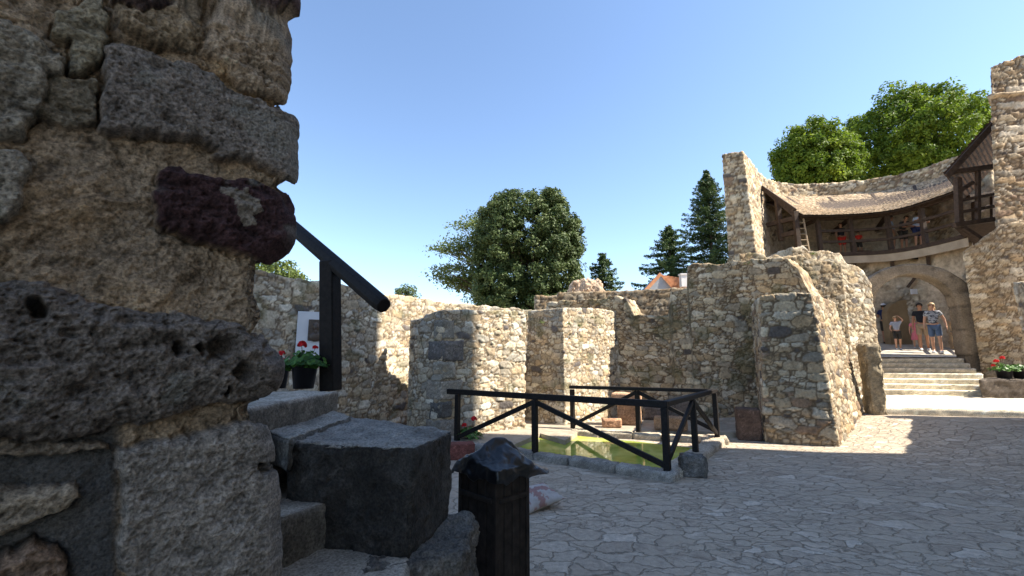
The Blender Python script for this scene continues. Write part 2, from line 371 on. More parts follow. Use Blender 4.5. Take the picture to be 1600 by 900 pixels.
# ------------------------------------------------------------------ ground
def paving_mat():
    m, nt, b = new_mat('courtyard_paving')
    tc = N(nt, 'ShaderNodeTexCoord'); L = nt.links.new
    nz = N(nt, 'ShaderNodeTexNoise'); nz.inputs['Scale'].default_value = 2.2; nz.inputs['Detail'].default_value = 6; nz.inputs['Roughness'].default_value = .62; L(tc.outputs['Object'], nz.inputs['Vector'])
    vm = N(nt, 'ShaderNodeVectorMath', operation='MULTIPLY_ADD'); vm.inputs[1].default_value = (.42, .42, 0)
    L(nz.outputs['Color'], vm.inputs[0]); L(tc.outputs['Object'], vm.inputs[2])
    nz2 = N(nt, 'ShaderNodeTexNoise'); nz2.inputs['Scale'].default_value = 11; nz2.inputs['Detail'].default_value = 3; L(tc.outputs['Object'], nz2.inputs['Vector'])
    vm2 = N(nt, 'ShaderNodeVectorMath', operation='MULTIPLY_ADD'); vm2.inputs[1].default_value = (.10, .10, 0); L(nz2.outputs['Color'], vm2.inputs[0]); L(vm.outputs[0], vm2.inputs[2]); vm = vm2
    mp = N(nt, 'ShaderNodeMapping'); mp.inputs['Rotation'].default_value = (0, 0, .5); mp.inputs['Scale'].default_value = (3.3, 5.8, 1); L(vm.outputs[0], mp.inputs[0])
    mp2 = N(nt, 'ShaderNodeMapping'); mp2.inputs['Rotation'].default_value = (0, 0, -.4); mp2.inputs['Scale'].default_value = (5.2, 10.0, 1); L(vm.outputs[0], mp2.inputs[0])
    def vor(src, feat):
        v = N(nt, 'ShaderNodeTexVoronoi', voronoi_dimensions='2D', feature=feat); v.inputs['Scale'].default_value = 1; L(src.outputs[0], v.inputs['Vector']); return v
    e1, c1, e2, c2 = vor(mp, 'DISTANCE_TO_EDGE'), vor(mp, 'F1'), vor(mp2, 'DISTANCE_TO_EDGE'), vor(mp2, 'F1')
    big = noise_node(nt, 0.55, 2, 0.5); sel = ramp(nt, big.outputs[0], [(0.46, (0, 0, 0)), (0.54, (1, 1, 1))])
    def crack(e, a, bb):
        r = ramp(nt, e.outputs['Distance'], [(a, (0, 0, 0)), (bb, (1, 1, 1))]); return r.outputs[0]
    h = mixc(nt, crack(e1, .004, .045), crack(e2, .006, .06), sel.outputs[0])
    sx = N(nt, 'ShaderNodeSeparateColor'); L(c1.outputs['Color'], sx.inputs[0]); sx2 = N(nt, 'ShaderNodeSeparateColor'); L(c2.outputs['Color'], sx2.inputs[0])
    st = [(0.0, (.34, .28, .215)), (.3, (.46, .39, .31)), (.6, (.40, .335, .26)), (.85, (.50, .43, .345)), (1, (.60, .53, .44))]
    col = mixc(nt, ramp(nt, sx.outputs[0], st).outputs[0], ramp(nt, sx2.outputs[0], st).outputs[0], sel.outputs[0])
    fine = noise_node(nt, 14, 8, .75); r1 = ramp(nt, fine.outputs[0], [(.3, (.60, .60, .60)), (.7, (1.34, 1.32, 1.30))])
    col = mixc(nt, col, r1.outputs[0], 1.0, 'MULTIPLY')
    # worn mortar and dust fills part of the joints
    dust = noise_node(nt, 1.7, 5, .65); dr = ramp(nt, dust.outputs[0], [(.46, (0, 0, 0)), (.60, (1, 1, 1))])
    dcol = mixc(nt, (.30, .245, .185), (.44, .365, .28), dr.outputs[0])
    hn = noise_node(nt, 3.3, 4, .6); hr = ramp(nt, hn.outputs[0], [(.38, (.30, .30, .30)), (.54, (1, 1, 1))]); h2 = mixc(nt, h, (1, 1, 1), hr.outputs[0])
    c = mixc(nt, dcol, col, h2)
    dm = N(nt, 'ShaderNodeMath', operation='MULTIPLY'); dm.inputs[1].default_value = .72; L(dr.outputs[0], dm.inputs[0])
    c = mixc(nt, c, (.46, .385, .295), dm.outputs[0])
    L(c, b.inputs['Base Color']); b.inputs['Roughness'].default_value = .85; b.inputs['Specular IOR Level'].default_value = .3
    grain = noise_node(nt, 42, 4, .7)
    hm = N(nt, 'ShaderNodeMath', operation='MULTIPLY_ADD'); hm.inputs[1].default_value = .6; L(fine.outputs[0], hm.inputs[0]); L(h, hm.inputs[2])
    p = bump(nt, b, hm.outputs[0], .9, .03); bump(nt, b, grain.outputs[0], .6, .007, p)
    return m
M['paving'] = paving_mat()
def on_plan(px, py, z): p = on_z(px, py, z); return (p[0], p[1])
ZC = .12                                     # top of the pool kerb and the stone bank behind it
water_poly = [on_plan(790, 699, ZC), on_plan(844, 676, ZC), on_plan(883, 687, ZC), on_plan(902, 674, ZC), on_plan(1000, 683, ZC), on_plan(1083, 692, ZC), on_plan(1046, 727, ZC)]
def inside(poly, x, y):
    r = np.zeros(x.shape, bool); n = len(poly)
    for i in range(n):
        (x1, y1), (x2, y2) = poly[i], poly[(i+1) % n]
        c = ((y1 > y) != (y2 > y)) & (x < (x2-x1)*(y-y1)/(y2-y1+1e-12)+x1); r ^= c
    return r
xs = np.r_[-900, -300, -100, -40, np.arange(-16, -3, .5), np.arange(-3, 6, .08), np.arange(6, 24, .35), 30, 60, 150, 400, 900]
ys = np.r_[-900, -300, -100, -40, -20, np.arange(-8, 5, .5), np.arange(5, 11.5, .08), np.arange(11.5, 30, .35), 40, 80, 200, 500, 1200]
X, Y = np.meshgrid(xs, ys, indexing='ij')
Z = gz(X, Y)+.012*fbm(np.stack([X.ravel()*.8, Y.ravel()*.8, X.ravel()*0], 1), 3, 4).reshape(X.shape)
Z[inside(water_poly, X, Y)] = -.9
sh = Sheet(); sh.grid(np.stack([X, Y, Z], -1)); V, F = sh.merged()
tag(link('ground', np_mesh('ground', V, F), M['paving']), 'irregular grey flagstone paving of the castle courtyard', None, None, 'structure')

def water_mat():
    m, nt, b = new_mat('green_pool_water')
    n = noise_node(nt, 1.6, 4, .6); r = ramp(nt, n.outputs[0], [(.35, (.24, .31, .03)), (.65, (.48, .52, .12))])
    nt.links.new(r.outputs[0], b.inputs['Base Color']); b.inputs['Roughness'].default_value = .04; b.inputs['IOR'].default_value = 1.33
    n2 = noise_node(nt, 9, 2, .5); bump(nt, b, n2.outputs[0], .05, .01); return m
M['water'] = water_mat()
bm = bmesh.new(); cx = sum(p[0] for p in water_poly)/7; cy = sum(p[1] for p in water_poly)/7
bm.faces.new([bm.verts.new((cx+(x-cx)*1.02, cy+(y-cy)*1.02, .03)) for x, y in water_poly])
tag(link('water', bm_mesh('water', bm), M['water']), 'murky green water in the fenced stone pool', None, None, 'structure')

# ------------------------------------------------------------------ foreground wall of big old stones
def build_rock_wall():
    O = np.array([-.64, 1.30]); D = np.array([.686, .7276]); E = np.array([-.7276, .686])
    zz = np.r_[np.linspace(0, .85, 30)[:-1], np.arange(.85, 2.5, .0028), np.linspace(2.5, 3.4, 40)]
    sil = np.array([(-600, 440), (-200, 452), (0, 458), (18, 458), (32, 444), (45, 452), (62, 455), (100, 450), (130, 449), (166, 440), (180, 455), (192, 462), (270, 461), (282, 458), (292, 444), (302, 442), (318, 450), (345, 452), (372, 451), (388, 436), (403, 414), (430, 408), (455, 409), (480, 417), (497, 421), (515, 406), (530, 403), (548, 420), (575, 429), (592, 428), (606, 418), (618, 403), (648, 400), (668, 409), (700, 418), (760, 426), (840, 428), (900, 429), (1500, 430)], float)
    def edge_a(z, a_guess=0.0):
        a = np.zeros_like(z)
        for _ in range(3):
            P = np.stack([O[0]+a*D[0], O[1]+a*D[1], z], 1); px, py = project(P)
            tx = (np.interp(py, sil[:, 0], sil[:, 1])-800)/FPX
            a = (tx*(O[1]*cP+(z-CAMZ)*sP)-O[0])/(D[0]-tx*D[1]*cP)
        return a
    ae = edge_a(zz)-.012
    ae = ae+.003*vnoise(np.stack([zz*45, zz*0, zz*0], 1), 3)+.0012*vnoise(np.stack([zz*130, zz*0, zz*0], 1), 5)
    u = np.r_[np.linspace(-1.9, -.62, 90)[:-1], np.arange(-.62, -.0001, .0028), 0]
    A = np.where(u[:, None] > -.62, u[:, None]*(ae[None]+.62)/.62+ae[None], u[:, None]+ae[None]*0)
    A = np.where(u[:, None] > -.62, -.62+(u[:, None]+.62)*(ae[None]+.62)/.62, u[:, None])
    P = np.zeros(A.shape+(3,)); P[..., 0] = O[0]+A*D[0]; P[..., 1] = O[1]+A*D[1]; P[..., 2] = zz[None]
    sh = Sheet(); sh.grid(P)
    ev = np.r_[0, np.arange(.006, .06, .006), np.linspace(.07, .6, 30)]
    Q = P[-1][None]+ev[:, None, None]*np.array([E[0], E[1], 0]); sh.grid(Q)
    B = P[::8][:, ::8]+.6*np.array([E[0], E[1], 0]); sh.grid(B, True)
    V, F = sh.merged(); Nn = vnormals(V, F)
    if (Nn@np.array([.7276, -.686, 0])).mean() < 0: F = F[:, ::-1]; Nn = -Nn
    px, py = project(V); rel = V[:, :2]-O; a = rel@D; depth = rel@E
    wx = px+15*fbm(V*11, 4, 61)+4*fbm(V*60, 2, 62); wy = py+13*fbm(V*11+40, 4, 63)+4*fbm(V*60, 2, 64)
    G = (.115, .108, .10); T = (.46, .345, .235)
    stones = [  # outline in picture pixels, colour, height, edge softness (px), roughness, pits
        ([(160, 68), (235, 95), (300, 120), (480, 190), (480, 290), (420, 272), (330, 235), (285, 214), (205, 212), (155, 205)], (.150, .142, .134), .034, 7, .0022, .6),
        ([(245, 270), (262, 255), (330, 272), (420, 300), (475, 318), (475, 375), (415, 405), (350, 388), (290, 368), (248, 345), (238, 305)], (.040, .023, .026), .036, 26, .008, .6),
        ([(-260, 410), (0, 445), (60, 442), (140, 470), (250, 490), (370, 510), (405, 540), (460, 560), (460, 610), (370, 628), (300, 632), (250, 652), (180, 664), (100, 690), (0, 692), (-260, 700)], (.118, .110, .102), .052, 34, .009, 1.0),
        ([(182, 694), (240, 682), (330, 667), (390, 655), (480, 680), (480, 1100), (205, 1100), (192, 900), (186, 850), (184, 760)], (.165, .160, .150), .036, 14, .0045, .35),
        ([(-120, 800), (0, 770), (60, 757), (120, 765), (126, 785), (60, 817), (0, 838), (-120, 850)], (.20, .18, .145), .030, 14, .004, .1),
        ([(-90, 890), (0, 865), (60, 842), (95, 872), (104, 960), (-90, 960)], (.16, .12, .09), .030, 14, .007, .3),
        ([(-150, -20), (0, 28), (50, 52), (106, 90), (102, 140), (62, 190), (38, 216), (0, 212), (-150, 190)], (.20, .19, .16), .026, 14, .009, .2),
        ([(-130, 230), (0, 228), (30, 232), (46, 250), (28, 328), (8, 350), (-130, 360)], (.21, .20, .17), .030, 12, .006, .2),
        ([(84, 12), (160, -8), (171, 60), (155, 100), (112, 120), (108, 70), (84, 45)], (.18, .17, .13), .018, 8, .006, .3),
        ([(74, 112), (108, 122), (150, 122), (154, 188), (118, 202), (66, 178)], (.17, .155, .12), .014, 9, .006, .3),
        ([(176, -70), (330, -90), (322, 56), (304, 98), (240, 72), (178, 42)], (.19, .16, .115), .020, 22, .010, .3),
        ([(324, 62), (352, -10), (400, 8), (480, 30), (480, 165), (400, 150), (312, 98)], (.245, .205, .155), .028, 18, .011, .4),
        ([(160, -110), (272, -90), (265, 2), (215, 12), (172, -4)], (.06, .045, .045), .034, 10, .006, .5),
        ([(385, -80), (480, -80), (480, 12), (430, 26), (388, 2)], (.07, .05, .05), .034, 8, .006, .5),
        ([(-60, 690), (60, 690), (160, 690), (170, 702), (70, 716), (-60, 722)], (.17, .15, .12), .022, 8, .007, .4),
    ]
    big = fbm(V*4.2, 4, 71)
    f1 = fbm(V*16, 4, 72); f2 = fbm(V*52, 4, 73); ridg = 1-np.abs(fbm(V*9, 4, 77))*1.6
    f3 = fbm(V*135, 3, 74); _, _, _, dcr = worley(V*np.array([34, 34, 40])+2*f1[:, None], 78); _, _, _, dc2 = worley(V*88, 79); crumb = np.clip(1-dcr*1.5, 0, 1)**.7; crumb2 = np.clip(1-dc2*1.5, 0, 1)
    h = .012*big+.008*f1+.005*f2+.016*ridg+.011*crumb*sstep(-.3, .3, fbm(V*6, 2, 76))+.004*crumb2+.0016*f3-.022
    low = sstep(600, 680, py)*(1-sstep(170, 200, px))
    col = np.array(T)[None]*(.72+.30*f1+.25*f2+.30*f3+.45*crumb*.7)[:, None]
    warm = sstep(-.1, .5, big)[:, None]; col = col*(1-warm)+col*np.array([1.12, 1.0, .82])*warm
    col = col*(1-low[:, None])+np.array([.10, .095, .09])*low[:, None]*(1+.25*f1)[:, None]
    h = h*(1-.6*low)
    # pits shared by all the volcanic stones
    _, rid, _, d1 = worley(V*15*np.array([1, 1, 1.5]), 81); pit1 = sstep(.36, .12, d1)*(rid > .62)
    _, rid2, _, d2 = worley(V*45*np.array([1, 1, 1.6]), 82); pit2 = sstep(.38, .14, d2)*(rid2 > .42)
    _, rid3, _, d3 = worley(V*110, 83); pit3 = sstep(.42, .16, d3)*(rid3 > .3)
    stria = fbm(V*np.array([14, 14, 60]), 4, 84)
    for k, (poly, c, H, soft, rg, pits) in enumerate(stones):
        p = np.array(poly, float); n = len(p); dmin = np.full(len(V), 1e9); inn = inside(poly, wx, wy)
        for i in range(n):
            s, e = p[i], p[(i+1) % n]; ab = e-s
            t = np.clip(((wx-s[0])*ab[0]+(wy-s[1])*ab[1])/(ab@ab), 0, 1)
            dmin = np.minimum(dmin, np.hypot(wx-s[0]-t*ab[0], wy-s[1]-t*ab[1]))
        sd = np.where(inn, dmin, -dmin)
        x = np.clip(sd/soft, 0, 1); prof = np.sqrt(np.clip(1-(1-x)**2, 0, 1))
        tilt = .010*vnoise(np.stack([px*.008+k*5, py*.008, px*0], 1), 90+k)
        fe = sstep(.0, .035, np.clip(np.interp(V[:, 2], zz, ae)-a, 0, 9))
        hs = H*prof+(rg*.95*f2+rg*.95*f1+rg*.9*stria+.0026*f3)*(.35+.65*fe)+tilt-pits*(.018*pit1+.010*pit2+.005*pit3)*fe
        groove = np.exp(-(np.minimum(sd, 0)/5.0)**2)*(sd < 1.5)*.018*(.10+.90*sstep(-.1, .5, fbm(V*7, 2, 99+k)))
        m = sstep(-1.0, 2.0, sd)
        h = h-groove; h = h*(1-m)+hs*m
        cv = np.array(c)[None]*np.array([1.62, 1.46, 1.34])*(1+.34*f2+.22*f1+.25*stria+.45*f3)[:, None]
        lich = (sstep(.35, .7, fbm(V*11, 4, 120+k))*.55)[:, None]; cv = cv*(1-lich)+np.array([.26, .25, .22])*lich
        if k == 1:
            lp = inside([(343, 300), (372, 302), (402, 318), (410, 332), (392, 336), (397, 352), (378, 352), (362, 326), (345, 314)], wx, wy); lpf = lp*.8; cv = cv*(1-lpf[:, None])+np.array([.30, .26, .21])*(1+.3*f2)[:, None]*lpf[:, None]; h = h+.003*lp*m
        mc = m[:, None]; col = col*(1-mc)+cv*mc
    eL, rL, oL, _ = worley(np.stack([a/.42, a*0+.5, V[:, 2]/.24], 1)+.12*np.stack([f1, f1*0, big], 1), 88, (.8, 0, .5), True)
    mL = sstep(-60, -150, px)*sstep(.02, .07, eL)*(rL > .25); cL = np.array([(.20, .185, .165), (.26, .235, .19), (.16, .15, .145), (.30, .26, .20)])[(rL*997 % 4).astype(int)]*(1+.35*f2+.3*f1+.25*f3)[:, None]
    h = h*(1-mL)+(.028+.006*f2+.006*f1+.012*(rL-.5))*mL; col = col*(1-mL[:, None])+cL*mL[:, None]
    # three deep holes in the big pitted stone
    for hx, hy, hr in ((274, 548, 10), (330, 546, 15), (372, 586, 14), (303, 545, 7), (62, 487, 12), (350, 612, 6), (408, 728, 6)):
        dd = np.hypot((wx-hx), (wy-hy)); h -= .065*sstep(hr*1.45, hr*.6, dd)
    h *= 1-sstep(.0, .12, depth)*.3
    # rounding at the wall's end
    ea = np.interp(V[:, 2], zz, ae); dr = np.clip(1-np.hypot(np.clip(ea-a, 0, 9), np.clip(depth, 0, 9))/.03, 0, 1); h -= .012*dr**2
    h = np.where(depth > .3, .02*big, h)
    V2 = V+Nn*h[:, None]
    return link('castle_wall', np_mesh('castle_wall', V2, F, np.clip(col, .006, .6)), M['rock'])
tag(build_rock_wall(), 'big close-up wall end of pitted dark blocks, a maroon stone and crumbling tan mortar', 'stone wall')

# ------------------------------------------------------------------ worn steps, cheek block beside them
t = thing('stone_steps', 'worn grey winding stone steps climbing behind the near wall', 'steps', (-1.0, 2.0, 0))
def step(name, p0, p1, z, seed, L=1.8, u=(-1, .12), z0=0.0, ext=.35, res=.02, rgt=0):
    a = np.array(on_z(*p0, z)[:2]); b = np.array(on_z(*p1, z)[:2]); d = (b-a)/np.linalg.norm(b-a); u = np.array(u)/np.linalg.norm(u)
    a = a-d*ext; b = b+d*rgt
    poly = [tuple(a), tuple(b), tuple(b+u*L), tuple(a+u*L)]
    c = np.array(prism(poly, z0, z)); c[:, :2] -= np.array([-1.0, 2.0])
    return rough_block(name, c, M['block'], (.15, .135, .115), res, .007, seed, t, .014, .005, dust=(.56, .50, .42))
bb = [(-1.9, 1.2), (-.42, 1.2), (-.42, 2.0), (-1.0, 2.75)]
c = np.array(prism([(-1.7, 1.25), (-.30, 1.25), (-.42, 2.05), (-1.6, 2.5)], 0, .82)); c[:, :2] -= np.array([-1.0, 2.0])
rough_block('step', c, M['block'], (.17, .155, .13), .02, .008, 5, t, .02, .003, dust=(.50, .45, .38))
step('step', (427, 813), (533, 779), 1.0, 6, rgt=.25)
step('step', (415, 704), (457, 690), 1.175, 7, u=(-1, .1), rgt=.5)
step('step', (410, 634), (530, 611), 1.385, 8, L=2.2, u=(-1, -.05), ext=.15)
def blk(pts, z0, z1, sh=0.0):
    b = [on_z(px, py, z1)[:2] for px, py in pts]; cx = sum(p[0] for p in b)/4; cy = sum(p[1] for p in b)/4
    return prism([(cx+(x-cx)*(1+sh), cy+(y-cy)*(1+sh)) for x, y in b], z0, z0)[:4]+[(x, y, z1) for x, y in b]
o = rough_block('stone_block', blk([(445, 690), (648, 700), (709, 672), (548, 650)], .80, 1.24, -.03), M['block'], (.040, .037, .034), .009, .013, 21, None, .030, .010, nscale=6, colvar=.6, dust=(.34, .32, .29))
tag(o, 'big squared black block with a pale worn top, beside the steps', 'stone block')
o = rough_block('stone_slab', blk([(404, 669), (452, 686), (549, 650), (520, 640)], 1.12, 1.262, 0), M['block'], (.13, .125, .115), .012, .012, 24, None, .02, .004, dust=(.44, .41, .36))
tag(o, 'thin worn slab lying between the black block and upper landing', 'stone slab')
o = rough_block('boulder', prism([(-.54, 1.78), (-.19, 1.97), (-.175, 2.42), (-.75, 2.45)], 0, .83), M['block'], (.10, .09, .078), .010, .024, 22, None, .05, .012, nscale=9, colvar=.5, dust=(.14, .135, .125))
tag(o, 'rough dark boulder bulging out beneath the black block next to the bin', 'boulder')

# ------------------------------------------------------------------ courtyard walls
wall_obj('rubble_wall', 'long curved pale rubble wall at the left, half in shade, carrying the white plaque', 'stone wall',
         [(-6.2, 3.6), (-5.0, 5.7), (-4.1, 7.45), (-2.95, 9.85), (-1.75, 11.7), (.2, 12.8), (1.4, 13.1)],
         [(-7.0, 4.0), (-5.7, 6.1), (-4.8, 7.8), (-3.6, 10.2), (-2.2, 12.3), (0, 13.6), (1.6, 13.9)], -.1,
         [(0, 3.0), (.33, 3.02), (.52, 3.03), (.70, 3.05), (.9, 3.0), (1, 2.98)], seed=3, rag=.04, res=.024, moss=-.25)
pier_o = wall_obj('rubble_pier', 'broad low rubble pier with dressed grey quoins, sunlit on its right half', 'stone pier',
         [(-1.95, 9.3), (-1.45, 8.95), (.27, 10.05)], [(-2.25, 9.95), (-1.75, 9.75), (.1, 10.9)], 0,
         [(0, 2.42), (.10, 2.45), (.14, 2.54), (.5, 2.58), (1, 2.66)], front_top=[(-1.88, 9.4), (-1.38, 9.05), (.30, 10.13)], seed=5, res=.019, rag=.02, amp=.024, moss=-.15)
rq = random.Random(3); zq = .02
for k, (hh, wl, wr) in enumerate(((.42, .30, .48), (.34, .22, .30), (.40, .34, .52), (.36, .20, .34), (.44, .36, .50), (.40, .24, .26))):
    cc_ = np.array([-1.45, 8.95])+np.array([.07, .10])*(zq/2.6); dl = np.array([-.5, .35])/.61; dr_ = np.array([1.72, 1.1])/2.04; nb_ = np.array([-.52, .85])
    poly = [tuple(cc_-nb_*.035+dl*(wl+.05)), tuple(cc_-nb_*.045), tuple(cc_-nb_*.035+dr_*wr), tuple(cc_+nb_*.28+dr_*wr*.6)]
    o = rough_block('quoin', prism(poly, zq, zq+hh-.015), M['block'], ((.22, .20, .175), (.10, .095, .09), (.25, .225, .19), (.27, .25, .21), (.12, .11, .105), (.20, .185, .16))[k], .02, .022, 140+k, pier_o, .05, .006); zq += hh
wall_obj('rubble_pier', 'wedge-shaped rubble pier standing at the back of the pool, its right face in full sun', 'stone pier',
         [(1.2, 10.5), (3.0, 12.2)], [(.32, 11.3), (2.1, 13.1)], 0,
         [(0, 2.77), (.5, 2.86), (1, 2.86)], front_top=[(1.2, 10.58), (2.98, 12.3)], back_top=[(.42, 11.35), (2.1, 13.1)], seed=6, res=.019, rag=.015, moss=-.15, size=(.25, .25, .13))
zmain = [(0, 3.22), (.335, 3.24), (.345, 3.1), (.37, 2.72), (.50, 2.68), (.515, 3.3), (.575, 3.42), (.58, 3.98), (.92, 4.02), (.95, 3.7), (.975, 3.2), (1, 2.95)]
wall_obj('rubble_wall', 'tall rubble wall behind the pool in shade, its top stepping up to the right', 'stone wall',
         [(1.0, 12.85), (3.25, 11.95), (5.3, 11.15), (7.15, 10.42)], [(1.3, 13.5), (3.55, 12.65), (5.6, 11.8), (7.8, 11.0)], -.05, zmain, seed=8, res=.022, rag=.05, moss=-.08, tone=(.86, .80, .72), mortar=(.15, .11, .075))
# battered buttress with its sunlit flank
V, F = strip_wall([(4.87, 8.95), (5.95, 8.50)], [(5.9, 11.0), (7.95, 10.35)], 0, [(0, 2.86), (1, 2.88)], front_top=[(5.08, 9.05), (5.90, 8.76)], back_top=[(5.9, 11.0), (7.55, 10.4)], seed=9, res=.02, rag=.02)
Nn = vnormals(V, F)
if Nn[:, 2][V[:, 2] > 2.7].mean() < 0: F = F[:, ::-1]; Nn = -Nn
top = V[:, 2]/2.86; back = np.clip(((V[:, 0]-5.7)*.36+(V[:, 1]-8.6)*.93)/2, 0, 1)
V, col = stone_skin(V, Nn, size=(.34, .34, .17), amp=.026, seed=9, dark=.07, tone=(.82, .78, .72), mortar=(.17, .13, .09))
tag(link('stone_buttress', np_mesh('stone_buttress', V, F, col), M['masonry']), 'squat battered buttress of larger blocks, sun catching its right flank', 'buttress')
wall_obj('low_wall', 'farther low terrace wall seen just over the pool wall', 'stone wall', [(.8, 15.2), (3.5, 15.2), (7.2, 14.9)], [(.8, 15.8), (3.5, 15.8), (7.2, 15.5)], 0,
         [(0, 3.72), (.12, 3.72), (.125, 3.82), (1, 4.0)], seed=12, res=.045, mat='masonry', rag=.03, tone=(.6, .56, .52))
wall_obj('low_wall', 'farthest low terrace wall with a thin sunlit coping', 'stone wall', [(1.6, 18.2), (5, 18.2), (9, 17.6)], [(1.6, 18.9), (5, 18.9), (9, 18.3)], 0,
         [(0, 4.1), (.1, 4.22), (1, 4.5)], seed=13, res=.05, mat='masonry', rag=.03, tone=(.75, .65, .55))
# heap of rubble on the terrace
o = rough_block('rubble_mound', prism([(2.2, 18.6), (4.3, 18.6), (4.3, 20.2), (2.2, 20.2)], 3.0, 3.4)[:4]+[(2.6, 18.9, 4.95), (3.8, 18.9, 4.9), (3.7, 19.8, 4.9), (2.7, 19.8, 4.95)], M['masonry_far'], (.36, .27, .20), .05, .16, 31, None, .2, 0, nscale=2.2)
tag(o, 'rounded heap of pale rubble on the terrace right of the round tree', 'rubble heap')
# wall left of the gate
wall_obj('gate_wall', 'tan rubble wall with a stepped broken top directly left of the gateway', 'stone wall',
         [(8.6, 13.4), (11.28, 13.9)], [(8.5, 14.3), (11.6, 14.9)], .2, [(0, 5.0), (.62, 4.85), (.70, 4.6), (.80, 4.5), (.9, 4.35), (1, 4.0)], seed=15, res=.032, rag=.08, moss=-.3, size=(.3, .3, .15))
wall_obj('low_wall', 'ragged rubble wall top behind the tall pool wall, below the tower', 'stone wall',
         [(6.4, 12.3), (9.3, 12.4)], [(6.4, 13.0), (9.3, 13.1)], 0, [(0, 4.45), (.25, 4.5), (.6, 4.45), (.75, 4.3), (1, 4.2)], seed=16, res=.032, rag=.09, moss=-.05, tone=(.8, .76, .7))
# pillar stone at the foot of the gate steps
o = rough_block('stone_pillar', prism([(7.84, 10.08), (8.13, 9.95), (8.33, 10.4), (8.02, 10.55)], .2, 1.92), M['block'], (.24, .20, .14), .03, .035, 33, None, .11, .01, colvar=.35)
tag(o, 'rounded mossy stone pillar at the left foot of the gate steps', 'stone pillar')
# right wall beside the gate, its tower above
wall_obj('gate_wall', 'tall brown rubble wall right of the gateway, behind the flower planter', 'stone wall',
         [(14.42, 13.98), (14.9, 13.55), (16.6, 13.2), (18.6, 12.9)], [(16.0, 14.9), (16.4, 14.8), (17.4, 14.7), (18.9, 14.4)], .3,
         [(0, 4.9), (.12, 5.35), (.22, 5.75), (.4, 5.8), (1, 5.8)], seed=17, res=.035, rag=.05, size=(.32, .32, .15), tone=(.9, .82, .74))
def tower_right():
    V, F = strip_wall([on_y(1559, 366, 13.7)[:2], (19.0, 13.2)], [(on_y(1559, 366, 13.7)[0]+1.4, 14.9), (19.2, 14.5)], 5.6, [(0, zat(104, 13.9)), (.3, zat(92, 13.9)), (1, zat(60, 13.9))], front_top=[on_y(1547, 104, 13.9)[:2], (19.0, 13.5)], back_top=[(on_y(1547, 104, 13.9)[0]+1.4, 14.9), (19.2, 14.5)], seed=18, res=.045, rag=.05)
    # horizontal string course: a shallow offset
    zs_ = zat(150, 13.8); k = sstep(zs_-.05, zs_, V[:, 2])*(1-sstep(zs_+.08, zs_+.12, V[:, 2]))-.6*sstep(zs_+.1, zs_+.15, V[:, 2])
    Nn = vnormals(V, F)
    if Nn[:, 2][V[:, 2] > 10.4].mean() < 0: F = F[:, ::-1]; Nn = -Nn
    V = V+Nn*k[:, None]*.08
    V, col = stone_skin(V, Nn, size=(.5, .5, .2), amp=.035, seed=18, dark=.06, tone=(.92, .84, .76))
    return tag(link('stone_tower', np_mesh('stone_tower', V, F, col), M['masonry_far']), 'tall tan stone tower cut off by the right picture edge', 'tower')
tower_right()
